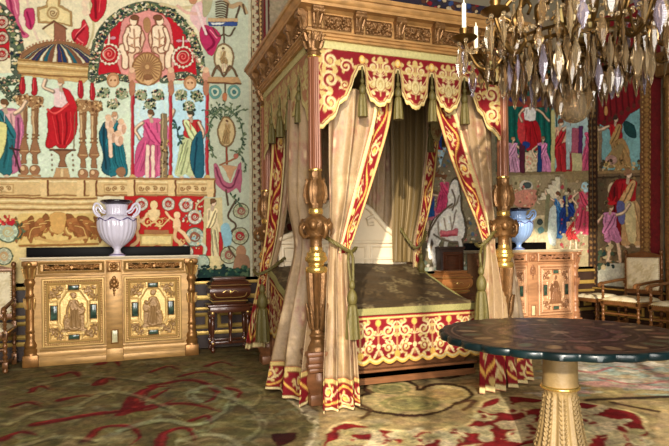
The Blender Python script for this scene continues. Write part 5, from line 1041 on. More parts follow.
# vases
M_porc = mat('lavender white porcelain', (222, 216, 232), 0.12, var=0.06, coat=.6)
M_porcb = mat('pale blue porcelain', (150, 180, 226), 0.12, var=0.1, coat=.6)
M_vdark = mat('dark glazed vase rim', (38, 28, 36), 0.15, var=0.3, coat=.5)
M_violet = mat('violet glaze line', (74, 50, 120), 0.2, var=0.2)
def make_vase(label, body):
    t = thing('porcelain_vase', label, 'vase', (0, 0, 0), 'two handled porcelain vases on the cabinets')
    mb = MB(); mb.lathe(interp_prof([(.05, .095), (.062, .11), (.1, .135), (.165, .20), (.202, .28), (.215, .35), (.212, .40), (.195, .435), (.16, .455), (.125, .465), (.113, .48), (.112, .53), (.122, .575), (.135, .59)], 4), 0, 0, 0, 96, flute=24, fd=.05, frange=(.1, .6)); mb.build('body', body, t, angle=60)
    mb = MB(); mb.lathe(interp_prof([(.082, 0), (.088, .012), (.07, .026), (.045, .04), (.036, .065), (.042, .09), (.055, .10)], 3), 0, 0, 0, 40); mb.build('foot', body, t)
    mb = MB(); mb.lathe(interp_prof([(.132, .585), (.155, .60), (.172, .615), (.172, .63), (.155, .637), (.14, .628), (.115, .60), (.09, .57)], 3), 0, 0, 0, 48); mb.build('rim', M_vdark, t)
    mb = MB(); mb.tube([((.208 + .004 * math.cos(8 * a)) * math.cos(a), (.208 + .004 * math.cos(8 * a)) * math.sin(a), .413 + .016 * math.cos(8 * a)) for a in [2 * PI * k / 96 for k in range(96)]], .006, 6, closed=True); mb.build('glaze_line', M_violet, t); mb = MB(); mb.tube([(.0845 * math.cos(a), .0845 * math.sin(a), .016) for a in [2 * PI * k / 40 for k in range(40)]], .006, 6, closed=True); mb.build('foot_line', M_violet, t)
    for s in (-1, 1):
        mb = MB(); mb.tube(crv([(s * .10, 0, .50), (s * .15, 0, .53), (s * .185, 0, .585), (s * .225, 0, .60), (s * .25, 0, .56), (s * .24, 0, .50), (s * .20, 0, .455), (s * .17, 0, .45)], 5), .013, 10)
        mb.tube(crv([(s * .125, 0, .49), (s * .16, 0, .50), (s * .195, 0, .55), (s * .215, 0, .555), (s * .222, 0, .525), (s * .205, 0, .49), (s * .18, 0, .47)], 5), .009, 10); mb.build('handle', body, t)
    return t
v1 = make_vase('large lavender white porcelain vase with two scroll handles on the left cabinet', M_porc); v2 = make_vase('pale blue two handled vase on the right cabinet beside the bed post', M_porcb)
v1.location = (-.12, BACK - .415, 1.175); v2.location = (5.42, BACK - .415, 1.175)
for x0, x1, lb in ((-1.08, .715, 'long black marble slab lying at the back of the left cabinet behind the lavender vase'), (4.70, 6.16, 'black marble slab lying at the back of the right cabinet beside the blue vase')):
    mb = MB(); mb.box(x0, x1, BACK - .145, BACK - .055, 1.175, 1.285, .006); tag(mb.build('marble_slab', M_black), lb, 'slab'); v1.rotation_euler = (0, 0, -.2); v2.rotation_euler = (0, 0, -.6); v2.scale = (.97, .97, .97)
# caskets on their stands
M_mah = mat('dark mahogany', (92, 50, 30), 0.28, 0.1, var=0.4, vscale=9, stretch=(1, 5, 5), coat=.3)
M_lmah = mat('honey walnut casket wood', (172, 112, 62), 0.3, 0.1, var=0.3, vscale=9, stretch=(1, 5, 5), coat=.2)
M_line = mat('brass line inlay', (226, 188, 110), 0.3, 0.7, var=0.2)
def make_stand(label, m):
    t = thing('casket_stand', label, 'stand', (0, 0, 0), 'turned casket stands'); W, D, H = .24, .15, .58
    mb = MB(); mb.box(-W - .03, W + .03, -D - .03, D + .03, H - .03, H, .008); mb.box(-W, W, -D, D, H - .10, H - .03, .004); mb.build('top', m, t)
    for sx in (-1, 1):
        for sy in (-1, 1):
            x, y = sx * (W - .03), sy * (D - .03); mb = MB(); mb.box(x - .027, x + .027, y - .027, y + .027, H - .15, H - .05, .004); mb.box(x - .025, x + .025, y - .025, y + .025, .09, .15, .004)
            mb.lathe(interp_prof([(.02, .145), (.026, .16), (.018, .18), (.016, .2), (.026, .32), (.024, .36), (.016, .39), (.024, .41), (.02, .435)], 2), x, y, 0, 18); mb.lathe(interp_prof([(.008, 0), (.024, .02), (.026, .04), (.014, .065), (.022, .09)], 2), x, y, 0, 16)
            lg = mb.build('leg', m, t, angle=40); mb = MB(); mb.ball((x, y - .03, H - .10), (.018, .01, .018), 10, 6); mb.ball((x, y - .028, .12), (.014, .008, .014), 10, 6); mb.build('brass_rosette', M_line, lg)
    mb = MB(); mb.box(-W + .03, W - .03, -D + .02, -D + .04, .105, .135, .005); mb.build('stretcher', m, t); mb = MB(); mb.box(-W + .03, W - .03, D - .04, D - .02, .105, .135, .005); mb.build('stretcher', m, t)
    mb = MB(); mb.lathe(interp_prof([(.01, .1), (.03, .14), (.016, .18), (.014, .22), (.026, .34), (.014, .40), (.03, .44), (.02, .5)], 2), 0, -D + .03, 0, 18); mb.build('centre_baluster', m, t)
    return t
def make_casket(label, m):
    t = thing('casket', label, 'casket', (0, 0, 0), 'caskets on turned stands'); W, D = .21, .14
    def ring(pr): mb = MB(); mb.ring_sweep(pr, -W, W, -D, D); n = len(mb.v[0]); mb.add(mb.v[0][:4], [(0, 1, 2, 3)]); mb.add(mb.v[0][n - 4:], [(0, 1, 2, 3)]); return mb
    ring(interp_prof([(-.03, 0), (-.02, .01), (-.015, .025), (.0, .03), (.0, .045), (-.02, .055), (.015, .09), (.035, .14), (.03, .19), (.012, .215)], 2)).build('body', m, t, angle=30)
    ld = ring([(.03, .216), (.036, .225), (.036, .235), (.02, .245), (.01, .262), (.012, .272), (-.02, .285), (-.025, .30), (-.01, .305), (-.012, .318), (-.03, .325)]).build('lid', m, t, angle=25)
    mb = MB(); pts = [(x, -D - .036 + abs(z - .14) * .25, z) for x, z in ((-.2, .18), (-.16, .19), (0, .192), (.16, .19), (.2, .18), (.19, .12), (.15, .085), (0, .08), (-.15, .085), (-.19, .12))]; mb.tube(crv(pts, 4, True), .0045, 6, closed=True)
    mb.tube(crv([(-.09, -D - .037, .145), (-.05, -D - .037, .165), (0, -D - .037, .14), (.05, -D - .037, .165), (.09, -D - .037, .145)], 5), .004, 6); mb.ball((0, -D - .036, .15), (.016, .006, .02), 8, 6); mb.build('brass_inlay', M_line, t)
    mb = MB(); mb.ring_sweep([(.0365, .226), (.041, .229), (.0365, .233)], -W, W, -D, D); mb.ring_sweep([(.002, .031), (.006, .037), (.002, .044)], -W, W, -D, D); mb.build('brass_edge', M_line, ld)
    return t
s1 = make_stand('small dark turned stand under the dark casket between cabinet and bed', M_mah); s1.location = (1.14, 6.88, 0)
k1 = make_casket('dark mahogany casket with brass line inlay between cabinet and bed', M_mah); k1.location = (1.14, 6.88, .58)
s2 = make_stand('turned stand under the honey coloured casket behind the bed', M_mah); s2.location = (4.24, 6.81, 0)
k2 = make_casket('honey coloured walnut casket in front of the horse tapestry behind the bed', M_lmah); k2.location = (4.24, 6.81, .58)

t = thing('cupboard', 'dark brown wooden cupboard in shade between the honey casket and the right cabinet', 'cupboard', (4.44, 7.1, 0))  # shallow box made up to fill a dark area of unclear nature
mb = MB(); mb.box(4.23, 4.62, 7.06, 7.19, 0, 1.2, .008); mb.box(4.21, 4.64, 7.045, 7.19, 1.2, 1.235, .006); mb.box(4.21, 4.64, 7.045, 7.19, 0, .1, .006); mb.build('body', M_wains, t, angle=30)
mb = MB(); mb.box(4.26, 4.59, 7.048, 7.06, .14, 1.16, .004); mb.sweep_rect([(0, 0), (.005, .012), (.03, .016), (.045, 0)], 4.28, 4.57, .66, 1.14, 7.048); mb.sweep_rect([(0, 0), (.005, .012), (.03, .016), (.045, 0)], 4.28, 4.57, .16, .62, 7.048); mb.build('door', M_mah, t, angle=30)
# ------------------------------------------------------------------ round table
M_edge = mat('dark green marble edge', (12, 30, 32), 0.3, var=0.6, vscale=9, spec=.4)
M_mosaic = woven('pietra dura top', 0.34, 0, var=0.3, nscale=30, spec=0.3)
M_ped = mat('cream carved limestone', (146, 120, 76), 0.55, var=0.3, vscale=10, bump=0.35, bscale=45)
tb = thing('round_table', 'round dark marble table with scalloped green edge on a carved stone pedestal', 'table', (2.292, 2.545, 0))
TX, TY, TR = 2.292, 2.545, .675
def rad(a): return TR - .024 * (1 - abs(math.sin(13 * a)) ** .8)
mb = MB(); V = []; n = 480; pr = [(-.06, .713), (-.006, .714), (.0, .719), (.0, .744), (-.003, .749), (-.008, .7508), (-.10, .7508)]
for d, z in pr:
    for k in range(n): a = 2 * PI * k / n; r = rad(a) + d if d > -.05 else TR + d; V.append((TX + r * math.cos(a), TY + r * math.sin(a), z))
mb.add(V, [(i * n + k, i * n + (k + 1) % n, (i + 1) * n + (k + 1) % n, (i + 1) * n + k) for i in range(len(pr) - 1) for k in range(n)] + [tuple(range(n))[::-1]])
top = mb.build('table_top', M_edge, tb, angle=50)
c = Canvas(-.7, .7, -.7, .7, .006, (48, 36, 34))
for r, w, cc in ((.64, .03, (86, 66, 56)), (.60, .008, (150, 120, 96)), (.42, .02, (74, 54, 52)), (.40, .006, (140, 112, 92)), (.24, .02, (92, 66, 66)), (.22, .005, (150, 124, 104)), (.12, .02, (84, 60, 60))):
    c.line([(r * math.cos(k * PI / 60), r * math.sin(k * PI / 60)) for k in range(121)], w, cc)
for k in range(24):
    a = 2 * PI * k / 24; x, y = .51 * math.cos(a), .51 * math.sin(a)
    c.ell(x, y, .07, .045, (96, 74, 58), rot=a); c.ell(x, y, .055, .032, rng.choice([(128, 104, 78), (110, 76, 66), (86, 88, 70), (140, 116, 92)]), rot=a); c.line([(.44 * math.cos(a + .13), .44 * math.sin(a + .13)), (.58 * math.cos(a + .13), .58 * math.sin(a + .13))], .008, (120, 96, 76))
    b = 2 * PI * k / 12 + .1
    if k < 12: c.ell(.31 * math.cos(b), .31 * math.sin(b), .06, .035, (104, 76, 70), rot=b + 1.2); c.spiral(.32 * math.cos(b + .2), .32 * math.sin(b + .2), .04, b, 1.2, .01, (146, 118, 94)); c.line([(.05 * math.cos(b), .05 * math.sin(b)), (.2 * math.cos(b), .2 * math.sin(b))], .012, (112, 86, 76))
c.ell(0, 0, .05, .05, (130, 104, 88)); c.a = np.clip((c.a - 48) * 1.0 + 28, 8, 255); c.grain(.08)
R, A = np.meshgrid(np.linspace(0.001, TR - .032, 140), np.linspace(0, 2 * PI, 361))
colour_grid('inlaid_surface', np.stack([TX + R * np.cos(A), TY + R * np.sin(A), np.full_like(R, .7512)], -1), c.sample(R * np.cos(A), R * np.sin(A)), M_mosaic, top)
mb = MB()
mb.lathe(interp_prof([(.098, .455), (.094, .52), (.096, .62), (.102, .7135)], 3), TX, TY, 0, 40); mb.build('neck', M_ped, tb)
mb = MB(); mb.lathe(interp_prof([(.09, .43), (.106, .436), (.109, .444), (.104, .452), (.09, .458)], 3), TX, TY, 0, 40); mb.build('gold_ring', M_goldring, tb)
prp = [(.19, .05), (.18, .065), (.146, .085), (.134, .11), (.120, .17), (.108, .24), (.098, .31), (.090, .37), (.087, .40), (.094, .432)]
mb = MB(); mb.lathe(interp_prof(prp, 4), TX, TY, 0, 144, flute=16, fd=.10, frange=(.09, .42)); ped = mb.build('pedestal', M_ped, tb, angle=60)
for k in range(8):
    a = 2 * PI * k / 8 + .2; mb = MB()
    for j in range(12):
        z = .10 + j * .025; r = np.interp(z, [p[1] for p in prp], [p[0] for p in prp])
        for s in (-1, 1): b = a + s * .008 / r; mb.tube([(TX + (r + q) * math.cos(b + s * e / r), TY + (r + q) * math.sin(b + s * e / r), z + h) for q, e, h in ((-.004, 0, 0), (.004, .006, .012), (.002, .012, .025))], [.005, .007, .003], 5)
    mb.build('leaf_band', M_ped, ped)
mb = MB(); mb.lathe(interp_prof([(.27, 0), (.27, .03), (.235, .04), (.21, .055)], 3), TX, TY, 0, 48); mb.build('foot', M_ped, tb)
# ------------------------------------------------------------------ armchairs
M_seat = woven('cream silk upholstery', 0.6, 0.15, 200, var=0.08, nscale=40)
M_wood = mat('turned gilt walnut', (128, 84, 46), 0.32, 0.25, var=0.4, vscale=14)
M_nail = mat('brass nails', (206, 166, 96), 0.3, 0.85)
def uph(w, h, base=(226, 212, 176)):
    c = Canvas(0, w, 0, h, .01, base)
    for _ in range(26): x, y = rng.uniform(0, w), rng.uniform(0, h); c.spiral(x, y, rng.uniform(.03, .06), rng.uniform(0, 6), 1.2, .014, rng.choice([(206, 188, 146), (194, 176, 130), (212, 196, 160)]), rng.choice((1, -1)), leaves=4)
    return c
def turned(x, y, z0, z1, r=.022):
    L = z1 - z0; return [(r * a, z0 + L * b) for a, b in interp_prof([(1, 0), (.7, .06), (1.15, .12), (.65, .2), (1.2, .3), (.6, .38), (1.1, .46), (.75, .6), (1.15, .7), (.65, .8), (1.1, .88), (.8, .95), (1, 1)], 2)]
def make_chair(label):
    """seat front towards -y"""
    t = thing('armchair', label, 'chair', (0, 0, 0), 'cream upholstered armchairs'); W, D = .29, .27
    c = uph(.58, .54); n = 30; U, V = np.meshgrid(np.linspace(0, 1, n), np.linspace(0, 1, n)); e = np.minimum(np.minimum(U, 1 - U), np.minimum(V, 1 - V))
    P = np.stack([-W + .02 + (2 * W - .04) * U, -D + (2 * D - .03) * V, .425 + .05 * np.clip(e / .15, 0, 1) ** .6], -1)
    colour_grid('seat', P, c.sample(U * .58, V * .54), M_seat, t)
    mb = MB(); mb.box(-W, W, -D, D, .36, .425, .008); fr = mb.build('seat_rail', M_wood, t)
    mb = MB()
    for k in range(21): mb.ball((-W + .02 + (2 * W - .04) * k / 20, -D - .003, .415), .0085, 6, 4); [mb.ball((s * (W + .003), -D + .02 + (2 * D - .04) * k / 20, .415), .0085, 6, 4) for s in (-1, 1)]
    mb.build('nail', M_nail, fr)
    for sx in (-1, 1):
        x = sx * (W - .025)
        mb = MB(); mb.lathe(turned(0, 0, .08, .36), x, -D + .025, 0, 16); mb.box(x - .026, x + .026, -D, -D + .05, .05, .11, .004); mb.box(x - .026, x + .026, -D, -D + .05, .34, .43, .004); mb.lathe([(.012, 0), (.026, .015), (.026, .035), (.015, .05)], x, -D + .025, 0, 14); mb.build('leg', M_wood, t, angle=40)
        mb = MB(); mb.lathe(turned(0, 0, .43, .66, .02), x, -D + .025, 0, 16); mb.build('arm_post', M_wood, t, angle=40)
        mb = MB(); mb.tube(crv([(x, D - .03, .70), (x, .05, .69), (x, -D + .05, .665), (x, -D - .01, .665), (x, -D - .05, .645), (x, -D - .045, .62)], 4), .022, 10); mb.build('arm', M_wood, t)
        mb = MB(); mb.box(x - .025, x + .025, D - .05, D, 0, .12, .004); mb.lathe(turned(0, 0, .12, .36), x, D - .025, 0, 16); mb.box(x - .024, x + .024, D - .05, D, .34, .48, .004); mb.lathe(turned(0, 0, .48, .66, .02), x, D - .02, 0, 16); mb.box(x - .024, x + .024, D - .045, D + .005, .64, .72, .004); mb.lathe(turned(0, 0, .72, 1.05, .02), x, D - .01, 0, 16)
        mb.ball((x, D - .01, 1.10), (.026, .026, .035), 12, 8); mb.lathe([(.02, 1.04), (.024, 1.06), (.012, 1.075)], x, D - .01, 0, 12); mb.build('back_post', M_wood, t, angle=40)
    mb = MB(); mb.box(-W + .04, W - .04, D - .035, D, .5, .56, .006); mb.build('lower_back_rail', M_wood, t, angle=40); mb = MB(); mb.box(-W + .04, W - .04, D - .03, D + .005, 1.02, 1.06, .006)
    mb.extrude([(-W + .04, 1.05)] + [(-W + .04 + (2 * W - .08) * k / 12, 1.06 + .045 * math.sin(PI * k / 12) ** 2 + .012 * math.sin(3 * PI * k / 12) ** 2) for k in range(13)] + [(W - .04, 1.05)], D - .03, D + .0); mb.build('back_rail', M_wood, t, angle=40)
    U, V = np.meshgrid(np.linspace(0, 1, 24), np.linspace(0, 1, 24)); e = np.minimum(np.minimum(U, 1 - U), np.minimum(V, 1 - V))
    P = np.stack([-W + .045 + (2 * W - .09) * U, D - .03 - .03 * np.clip(e / .12, 0, 1) ** .6, .56 + .46 * V], -1); bk = colour_grid('backrest', P, c.sample(U * .5, V * .5), M_seat, t)
    mb = MB(); mb.box(-W + .045, W - .045, D - .03, D - .005, .56, 1.02); mb.build('back_panel', M_wood, bk)
    mb = MB()
    for k in range(17):
        for s in (-1, 1): mb.ball((s * (W - .052), D - .034, .575 + .43 * k / 16), .008, 6, 4)
        mb.ball((-W + .055 + (2 * W - .11) * k / 16, D - .034, 1.01), .008, 6, 4); mb.ball((-W + .055 + (2 * W - .11) * k / 16, D - .034, .57), .008, 6, 4)
    mb.build('nail', M_nail, bk)
    mb = MB()
    for sx in (-1, 1): mb.tube([(sx * (W - .025), -D + .03, .085), (sx * (W - .025), D - .03, .085)], .014, 10)
    mb.tube([(-W + .03, 0, .085), (W - .03, 0, .085)], .014, 10); mb.tube([(-W + .03, -D + .025, .24), (W - .03, -D + .025, .24)], .014, 10); mb.build('stretcher', M_wood, t)
    return t
ch = make_chair('cream armchair at the left edge, standing beside the left cabinet'); ch.location = (-1.47, 6.78, 0)
a = -PI / 2
copy_tree(ch, (6.80, 6.10, 0), a + .12, 'cream armchair with its whole back in view under the page in pink').scale = (1.04, 1.04, 1.02)
copy_tree(ch, (6.78, 5.28, 0), a + .12, 'cream armchair cut by the right edge, in front of the door casing').scale = (1.04, 1.04, 1.02)
ch.location = (-1.46, 6.78, 0)
t = thing('stool', 'low cream upholstered stool in the corner between right cabinet and armchair', 'stool', (6.87, 6.80, 0))
def loc(mb): return mb.xform(Matrix.Translation((6.87, 6.80, 0)))
n = 20; U, V = np.meshgrid(np.linspace(0, 1, n), np.linspace(0, 1, n)); e = np.minimum(np.minimum(U, 1 - U), np.minimum(V, 1 - V)); cu = uph(.5, .5)
colour_grid('seat', np.stack([6.87 - .24 + .48 * U, 6.80 - .22 + .44 * V, .42 + .05 * np.clip(e / .15, 0, 1) ** .6], -1), cu.sample(U * .5, V * .5), M_seat, t)
loc(MB().box(-.25, .25, -.23, .23, .36, .42, .008)).build('seat_rail', M_wood, t)
for sx in (-1, 1):
    for sy in (-1, 1): loc(MB().lathe(turned(0, 0, .0, .37), sx * .22, sy * .20, 0, 16)).build('leg', M_wood, t, angle=40)
# ------------------------------------------------------------------ chandelier
M_ormolu = mat('old gilt bronze', (112, 84, 42), 0.34, 0.85, var=0.6, vscale=20)
M_cry = mat('smoky rock crystal', (206, 184, 146), 0.06, trans=.88, ior=1.5, var=0.04)
M_cry2 = mat('violet tinted crystal', (190, 180, 196), 0.06, trans=.85, ior=1.5, var=0.04)
M_cry3 = mat('blue-lit crystal', (130, 180, 250), 0.02, trans=1.0, ior=1.5, var=0.04)  # blue light on a few pendants put into the crystal colour
M_globe = mat('gilt glass globe', (230, 206, 140), 0.25, trans=.12, ior=1.4, var=.3, vscale=14)
M_cand = mat('ivory candle', (238, 228, 200), 0.5, var=.05)
HX, HYY = 2.47, 2.60
cz = thing('chandelier', 'gilt chandelier hung with rock crystal drops, above the round table', 'chandelier', (HX, HYY, 2.0))
mb = MB(); mb.lathe(interp_prof([(.012, 2.13), (.03, 2.15), (.02, 2.18), (.05, 2.22), (.07, 2.25), (.03, 2.28), (.02, 2.34), (.04, 2.37), (.08, 2.40), (.09, 2.43), (.04, 2.455)], 3), HX, HYY, 0, 24); mb.lathe(interp_prof([(.04, 2.66), (.05, 2.68), (.02, 2.72), (.03, 2.85), (.06, 2.9), (.03, 2.95), (.02, 3.2), (.05, 3.3), (.02, 3.4), (.012, 3.7), (.012, CEIL)], 3), HX, HYY, 0, 24)
stem = mb.build('stem', M_ormolu, cz)
mb = MB(); mb.ball((HX, HYY, 2.56), .11, 28, 18); mb.build('globe', M_globe, cz)
mb = MB(); mb.ball((HX, HYY, 2.06), (.094, .094, .098), 16, 11); bo = mb.build('crystal_ball', M_cry, cz, smooth=False)
def hoop(r, z, w, name):
    mb = MB(); mb.tube([(HX + r * math.cos(2 * PI * k / 72), HYY + r * math.sin(2 * PI * k / 72), z) for k in range(72)], .012, 8, closed=True)
    mb.tube([(HX + r * math.cos(2 * PI * k / 72), HYY + r * math.sin(2 * PI * k / 72), z + w) for k in range(72)], .009, 8, closed=True)
    for k in range(36):
        a = 2 * PI * k / 36; x, y = HX + r * math.cos(a), HYY + r * math.sin(a); mb.tube([(x, y, z), (x + .014 * math.cos(a), y + .014 * math.sin(a), z + w * .5), (x, y, z + w)], .009, 6); mb.ball((x, y, z - .012), .013, 8, 6)
    return mb.build(name, M_ormolu, cz)
h1 = hoop(.40, 2.36, .05, 'hoop'); h2 = hoop(.24, 2.28, .04, 'hoop')
def drop(x, y, z, L, w, m, parent, name='crystal_drop', tw=0.0, flat=.45):
    """faceted leaf shaped pendant with a bead above it"""
    pr = [(.02, 0), (.5, -.10), (.42, -.2), (.75, -.34), (1, -.52), (.72, -.72), (.3, -.86), (.36, -.92), (.02, -1)]
    mb = MB(); V = []; n = 6
    for r, h in pr:
        for k in range(n): a = 2 * PI * k / n; p, q = r * w * math.cos(a), r * w * flat * math.sin(a); V.append((x + p * math.cos(tw) - q * math.sin(tw), y + p * math.sin(tw) + q * math.cos(tw), z + h * L))
    mb.add(V, [(i * n + k, i * n + (k + 1) % n, (i + 1) * n + (k + 1) % n, (i + 1) * n + k) for i in range(len(pr) - 1) for k in range(n)] + [tuple(range(n))[::-1], tuple(range((len(pr) - 1) * n, len(pr) * n))])
    mb.ball((x, y, z + .018), .015, 6, 4)
    return mb.build(name, m, parent, smooth=False)
NARM = 10; drops = 0
beads = MB()
for k in range(NARM):
    a = 2 * PI * k / NARM + .16; ca, sa = math.cos(a), math.sin(a)
    def pt(r, z, s=0.0): return (HX + r * ca - s * sa, HYY + r * sa + s * ca, z)
    mb = MB(); mb.tube(crv([pt(.40, 2.38), pt(.47, 2.30), pt(.55, 2.32), pt(.60, 2.40), pt(.63, 2.46)], 5), .011, 8); mb.tube(crv([pt(.40, 2.40), pt(.46, 2.50), pt(.42, 2.60), pt(.36, 2.58), pt(.38, 2.53)], 5), .009, 8); mb.tube(crv([pt(.06, 2.42), pt(.18, 2.34), pt(.30, 2.32), pt(.40, 2.37)], 5), .010, 8)
    mb.tube(crv([pt(.05, 2.70), pt(.2, 2.80), pt(.36, 2.70), pt(.44, 2.56), pt(.42, 2.44)], 6), [.008 + .006 * math.sin(PI * i / 24) for i in range(25)], 8)
    for s in (-1, 1): mb.tube(crv([pt(.50, 2.31), pt(.52, 2.36, s * .04), pt(.55, 2.40, s * .07), pt(.56, 2.38, s * .09)], 4), .007, 6)
    arm = mb.build('arm', M_ormolu, cz)
    mb = MB(); x, y, z = pt(.63, 2.46); mb.lathe(interp_prof([(.012, 0), (.03, .01), (.07, .03), (.075, .04), (.03, .035), (.025, .06), (.03, .09), (.02, .09)], 2), x, y, z, 20); mb.build('drip_pan', M_ormolu, arm)
    mb = MB(); mb.lathe([(.013, .08), (.013, .24), (.004, .25), (.002, .27)], x, y, z, 12); mb.build('candle', M_cand, arm)
    for j, (da, L) in enumerate(((-.09, .15), (.0, .21), (.09, .16))):
        b = a + da; r = .63 + (.03 if j == 1 else 0); m = M_cry3 if (k in (8, 9) and j == 1) else (M_cry2 if (k + j) % 4 == 0 else M_cry)
        drop(HX + r * math.cos(b), HYY + r * math.sin(b), 2.445, L, .029, m, arm, tw=b + .6 * j); drops += 1
    for i in range(18):
        t = i / 17; q = pt(.05 + .57 * t, 2.86 - .42 * t - .18 * math.sin(PI * t)); beads.ball(q, .011, 6, 4)
    for i in range(12):
        t = i / 11; b0 = a; b1 = a + 2 * PI / NARM; b = b0 + (b1 - b0) * t; beads.ball((HX + .62 * math.cos(b), HYY + .62 * math.sin(b), 2.45 - .10 * math.sin(PI * t)), .011, 6, 4)
for k in range(30):
    a = 2 * PI * k / 30; drop(HX + .40 * math.cos(a), HYY + .40 * math.sin(a), 2.335, rng.uniform(.16, .23), rng.uniform(.024, .034), rng.choice([M_cry, M_cry, M_cry2]), h1, tw=rng.uniform(0, 3))
for k in range(20):
    a = 2 * PI * k / 20 + .1; drop(HX + .24 * math.cos(a), HYY + .24 * math.sin(a), 2.265, rng.uniform(.14, .19), rng.uniform(.022, .03), rng.choice([M_cry, M_cry2]), h2, tw=rng.uniform(0, 3))
for k in range(16):
    a = 2 * PI * k / 16 + .05; drop(HX + .44 * math.cos(a), HYY + .44 * math.sin(a), 2.60, rng.uniform(.17, .23), rng.uniform(.03, .04), M_cry if k % 3 else M_cry2, h1, tw=a + 1.2)
for k in range(40):
    t = k / 39
    for d in range(6): a = 2 * PI * d / 6 + .3; r = .24 + (.03 - .24) * t; beads.ball((HX + r * math.cos(a), HYY + r * math.sin(a), 2.28 - .14 * t - .06 * math.sin(PI * t)), .009, 6, 4)
bo = beads.build('bead_chain', M_cry, cz, smooth=False); bo['kind'] = 'stuff'
more = MB()
def drop_into(mb, x, y, z, L, w, tw):
    pr = [(.02, 0), (.5, -.10), (.42, -.2), (.75, -.34), (1, -.52), (.72, -.72), (.3, -.86), (.02, -1)]; n = 6; V = []
    for r, h in pr:
        for k in range(n): a = 2 * PI * k / n; p, q = r * w * math.cos(a), r * w * .5 * math.sin(a); V.append((x + p * math.cos(tw) - q * math.sin(tw), y + p * math.sin(tw) + q * math.cos(tw), z + h * L))
    mb.add(V, [(i * n + k, i * n + (k + 1) % n, (i + 1) * n + (k + 1) % n, (i + 1) * n + k) for i in range(len(pr) - 1) for k in range(n)])
for (r, z, n) in ((.40, 2.42, 34), (.33, 2.33, 30), (.28, 2.40, 24), (.17, 2.25, 18), (.12, 2.33, 12), (.50, 2.40, 30), (.50, 2.56, 24), (.10, 2.19, 12)):
    for k in range(n): a = 2 * PI * (k + rng.uniform(-.3, .3)) / n; drop_into(more, HX + r * math.cos(a), HYY + r * math.sin(a), z + rng.uniform(-.03, .03), rng.uniform(.12, .2), rng.uniform(.018, .03), rng.uniform(0, 3))
bo = more.build('crystal_fringe', mat('brown smoky crystal', (176, 146, 104), .08, trans=.85, ior=1.5, var=.2), cz, smooth=False); bo['kind'] = 'stuff'
for k in range(20):
    a = 2 * PI * k / 20 + .1; ca, sa = math.cos(a), math.sin(a); mb = MB()
    mb.tube(crv([(HX + r * ca, HYY + r * sa, z) for r, z in ((.40, 2.40), (.43, 2.44), (.45, 2.49), (.43, 2.53), (.41, 2.51))], 4), [.008 + .012 * math.sin(PI * i / 16) for i in range(17)], 6); mb.build('leaf_finial', M_ormolu, h1)
# ------------------------------------------------------------------ carpet
M_carpet = woven('knotted carpet wool', 0.95, 0.5, 220, var=0.18, nscale=60, spec=.15)
c = Canvas(-2.4, 7.1, .9, 7.1, .014, (108, 94, 58), lambda x, y: on_floor(x, y))
OL = (120, 106, 68); DKO = (76, 66, 40); CRIM = (104, 20, 24); PALE = (190, 172, 124); GRY = (140, 138, 100)
def blot(x, y, rx, ry, col, a=.6, n=14):
    pts = [(x + rx * (1 + .35 * rng.uniform(-1, 1)) * math.cos(t), y + ry * (1 + .35 * rng.uniform(-1, 1)) * math.sin(t)) for t in [2 * PI * k / n for k in range(n)]]
    c.poly(pts, col, a, sm=3)
def scroll(pts, w, col, a=.95, taper=True): c.line(pts, w, col, a, sm=8, taper=taper)
for _ in range(170):
    x = rng.uniform(-40, 330); y = rng.uniform(344, 470); s = (y - 300) / 100
    blot(x, y, rng.uniform(10, 30) * s, rng.uniform(1.5, 4) * s, rng.choice([DKO, (104, 92, 56), (140, 124, 82), GRY, (92, 84, 50)]), .4)
for _ in range(130):
    x = rng.uniform(-20, 320); y = rng.uniform(352, 462); s = (y - 310) / 90; L = rng.uniform(12, 40) * s; d = rng.choice((-1, 1))
    scroll([(x, y), (x + L * .4, y - d * 4 * s), (x + L * .8, y - d * 2 * s), (x + L, y + d * 3 * s)], rng.uniform(1.4, 3.2) * s, rng.choice([(160, 146, 100), (90, 80, 46), (146, 146, 112), (70, 62, 40), (150, 134, 90)]), .42)
# left field: red acanthus scrolls on olive
for pts, w in (([(36, 424), (70, 418), (110, 412), (150, 409), (172, 400)], 6), ([(120, 414), (150, 406), (190, 404), (222, 412)], 5), ([(133, 408), (138, 396), (150, 388), (166, 386)], 8), ([(136, 404), (150, 398), (170, 388)], 5), ([(98, 384), (108, 378), (116, 380)], 5), ([(60, 400), (80, 396), (96, 396)], 3.5), ([(150, 386), (190, 380), (216, 390), (206, 402), (190, 400)], 3), ([(180, 376), (206, 372), (236, 380)], 2.4), ([(86, 440), (100, 428), (126, 426), (140, 436), (128, 446)], 4), ([(160, 446), (166, 432), (186, 428), (196, 440)], 5), ([(192, 420), (206, 416), (214, 424)], 3.4), ([(14, 406), (30, 402), (44, 406)], 3), ([(226, 388), (240, 392), (232, 400)], 2.6), ([(56, 376), (72, 372), (80, 378)], 3), ([(100, 364), (112, 360), (120, 366)], 3), ([(206, 366), (220, 362), (236, 366)], 2.2), ([(0, 440), (20, 432), (36, 436)], 4), ([(30, 392), (40, 386), (52, 390)], 2.4), ([(150, 372), (168, 366), (180, 370)], 2)):
    scroll(pts, w, CRIM, .9); scroll([(x + 2, y - 1.5) for x, y in pts], w * .3, (170, 56, 52), .6)
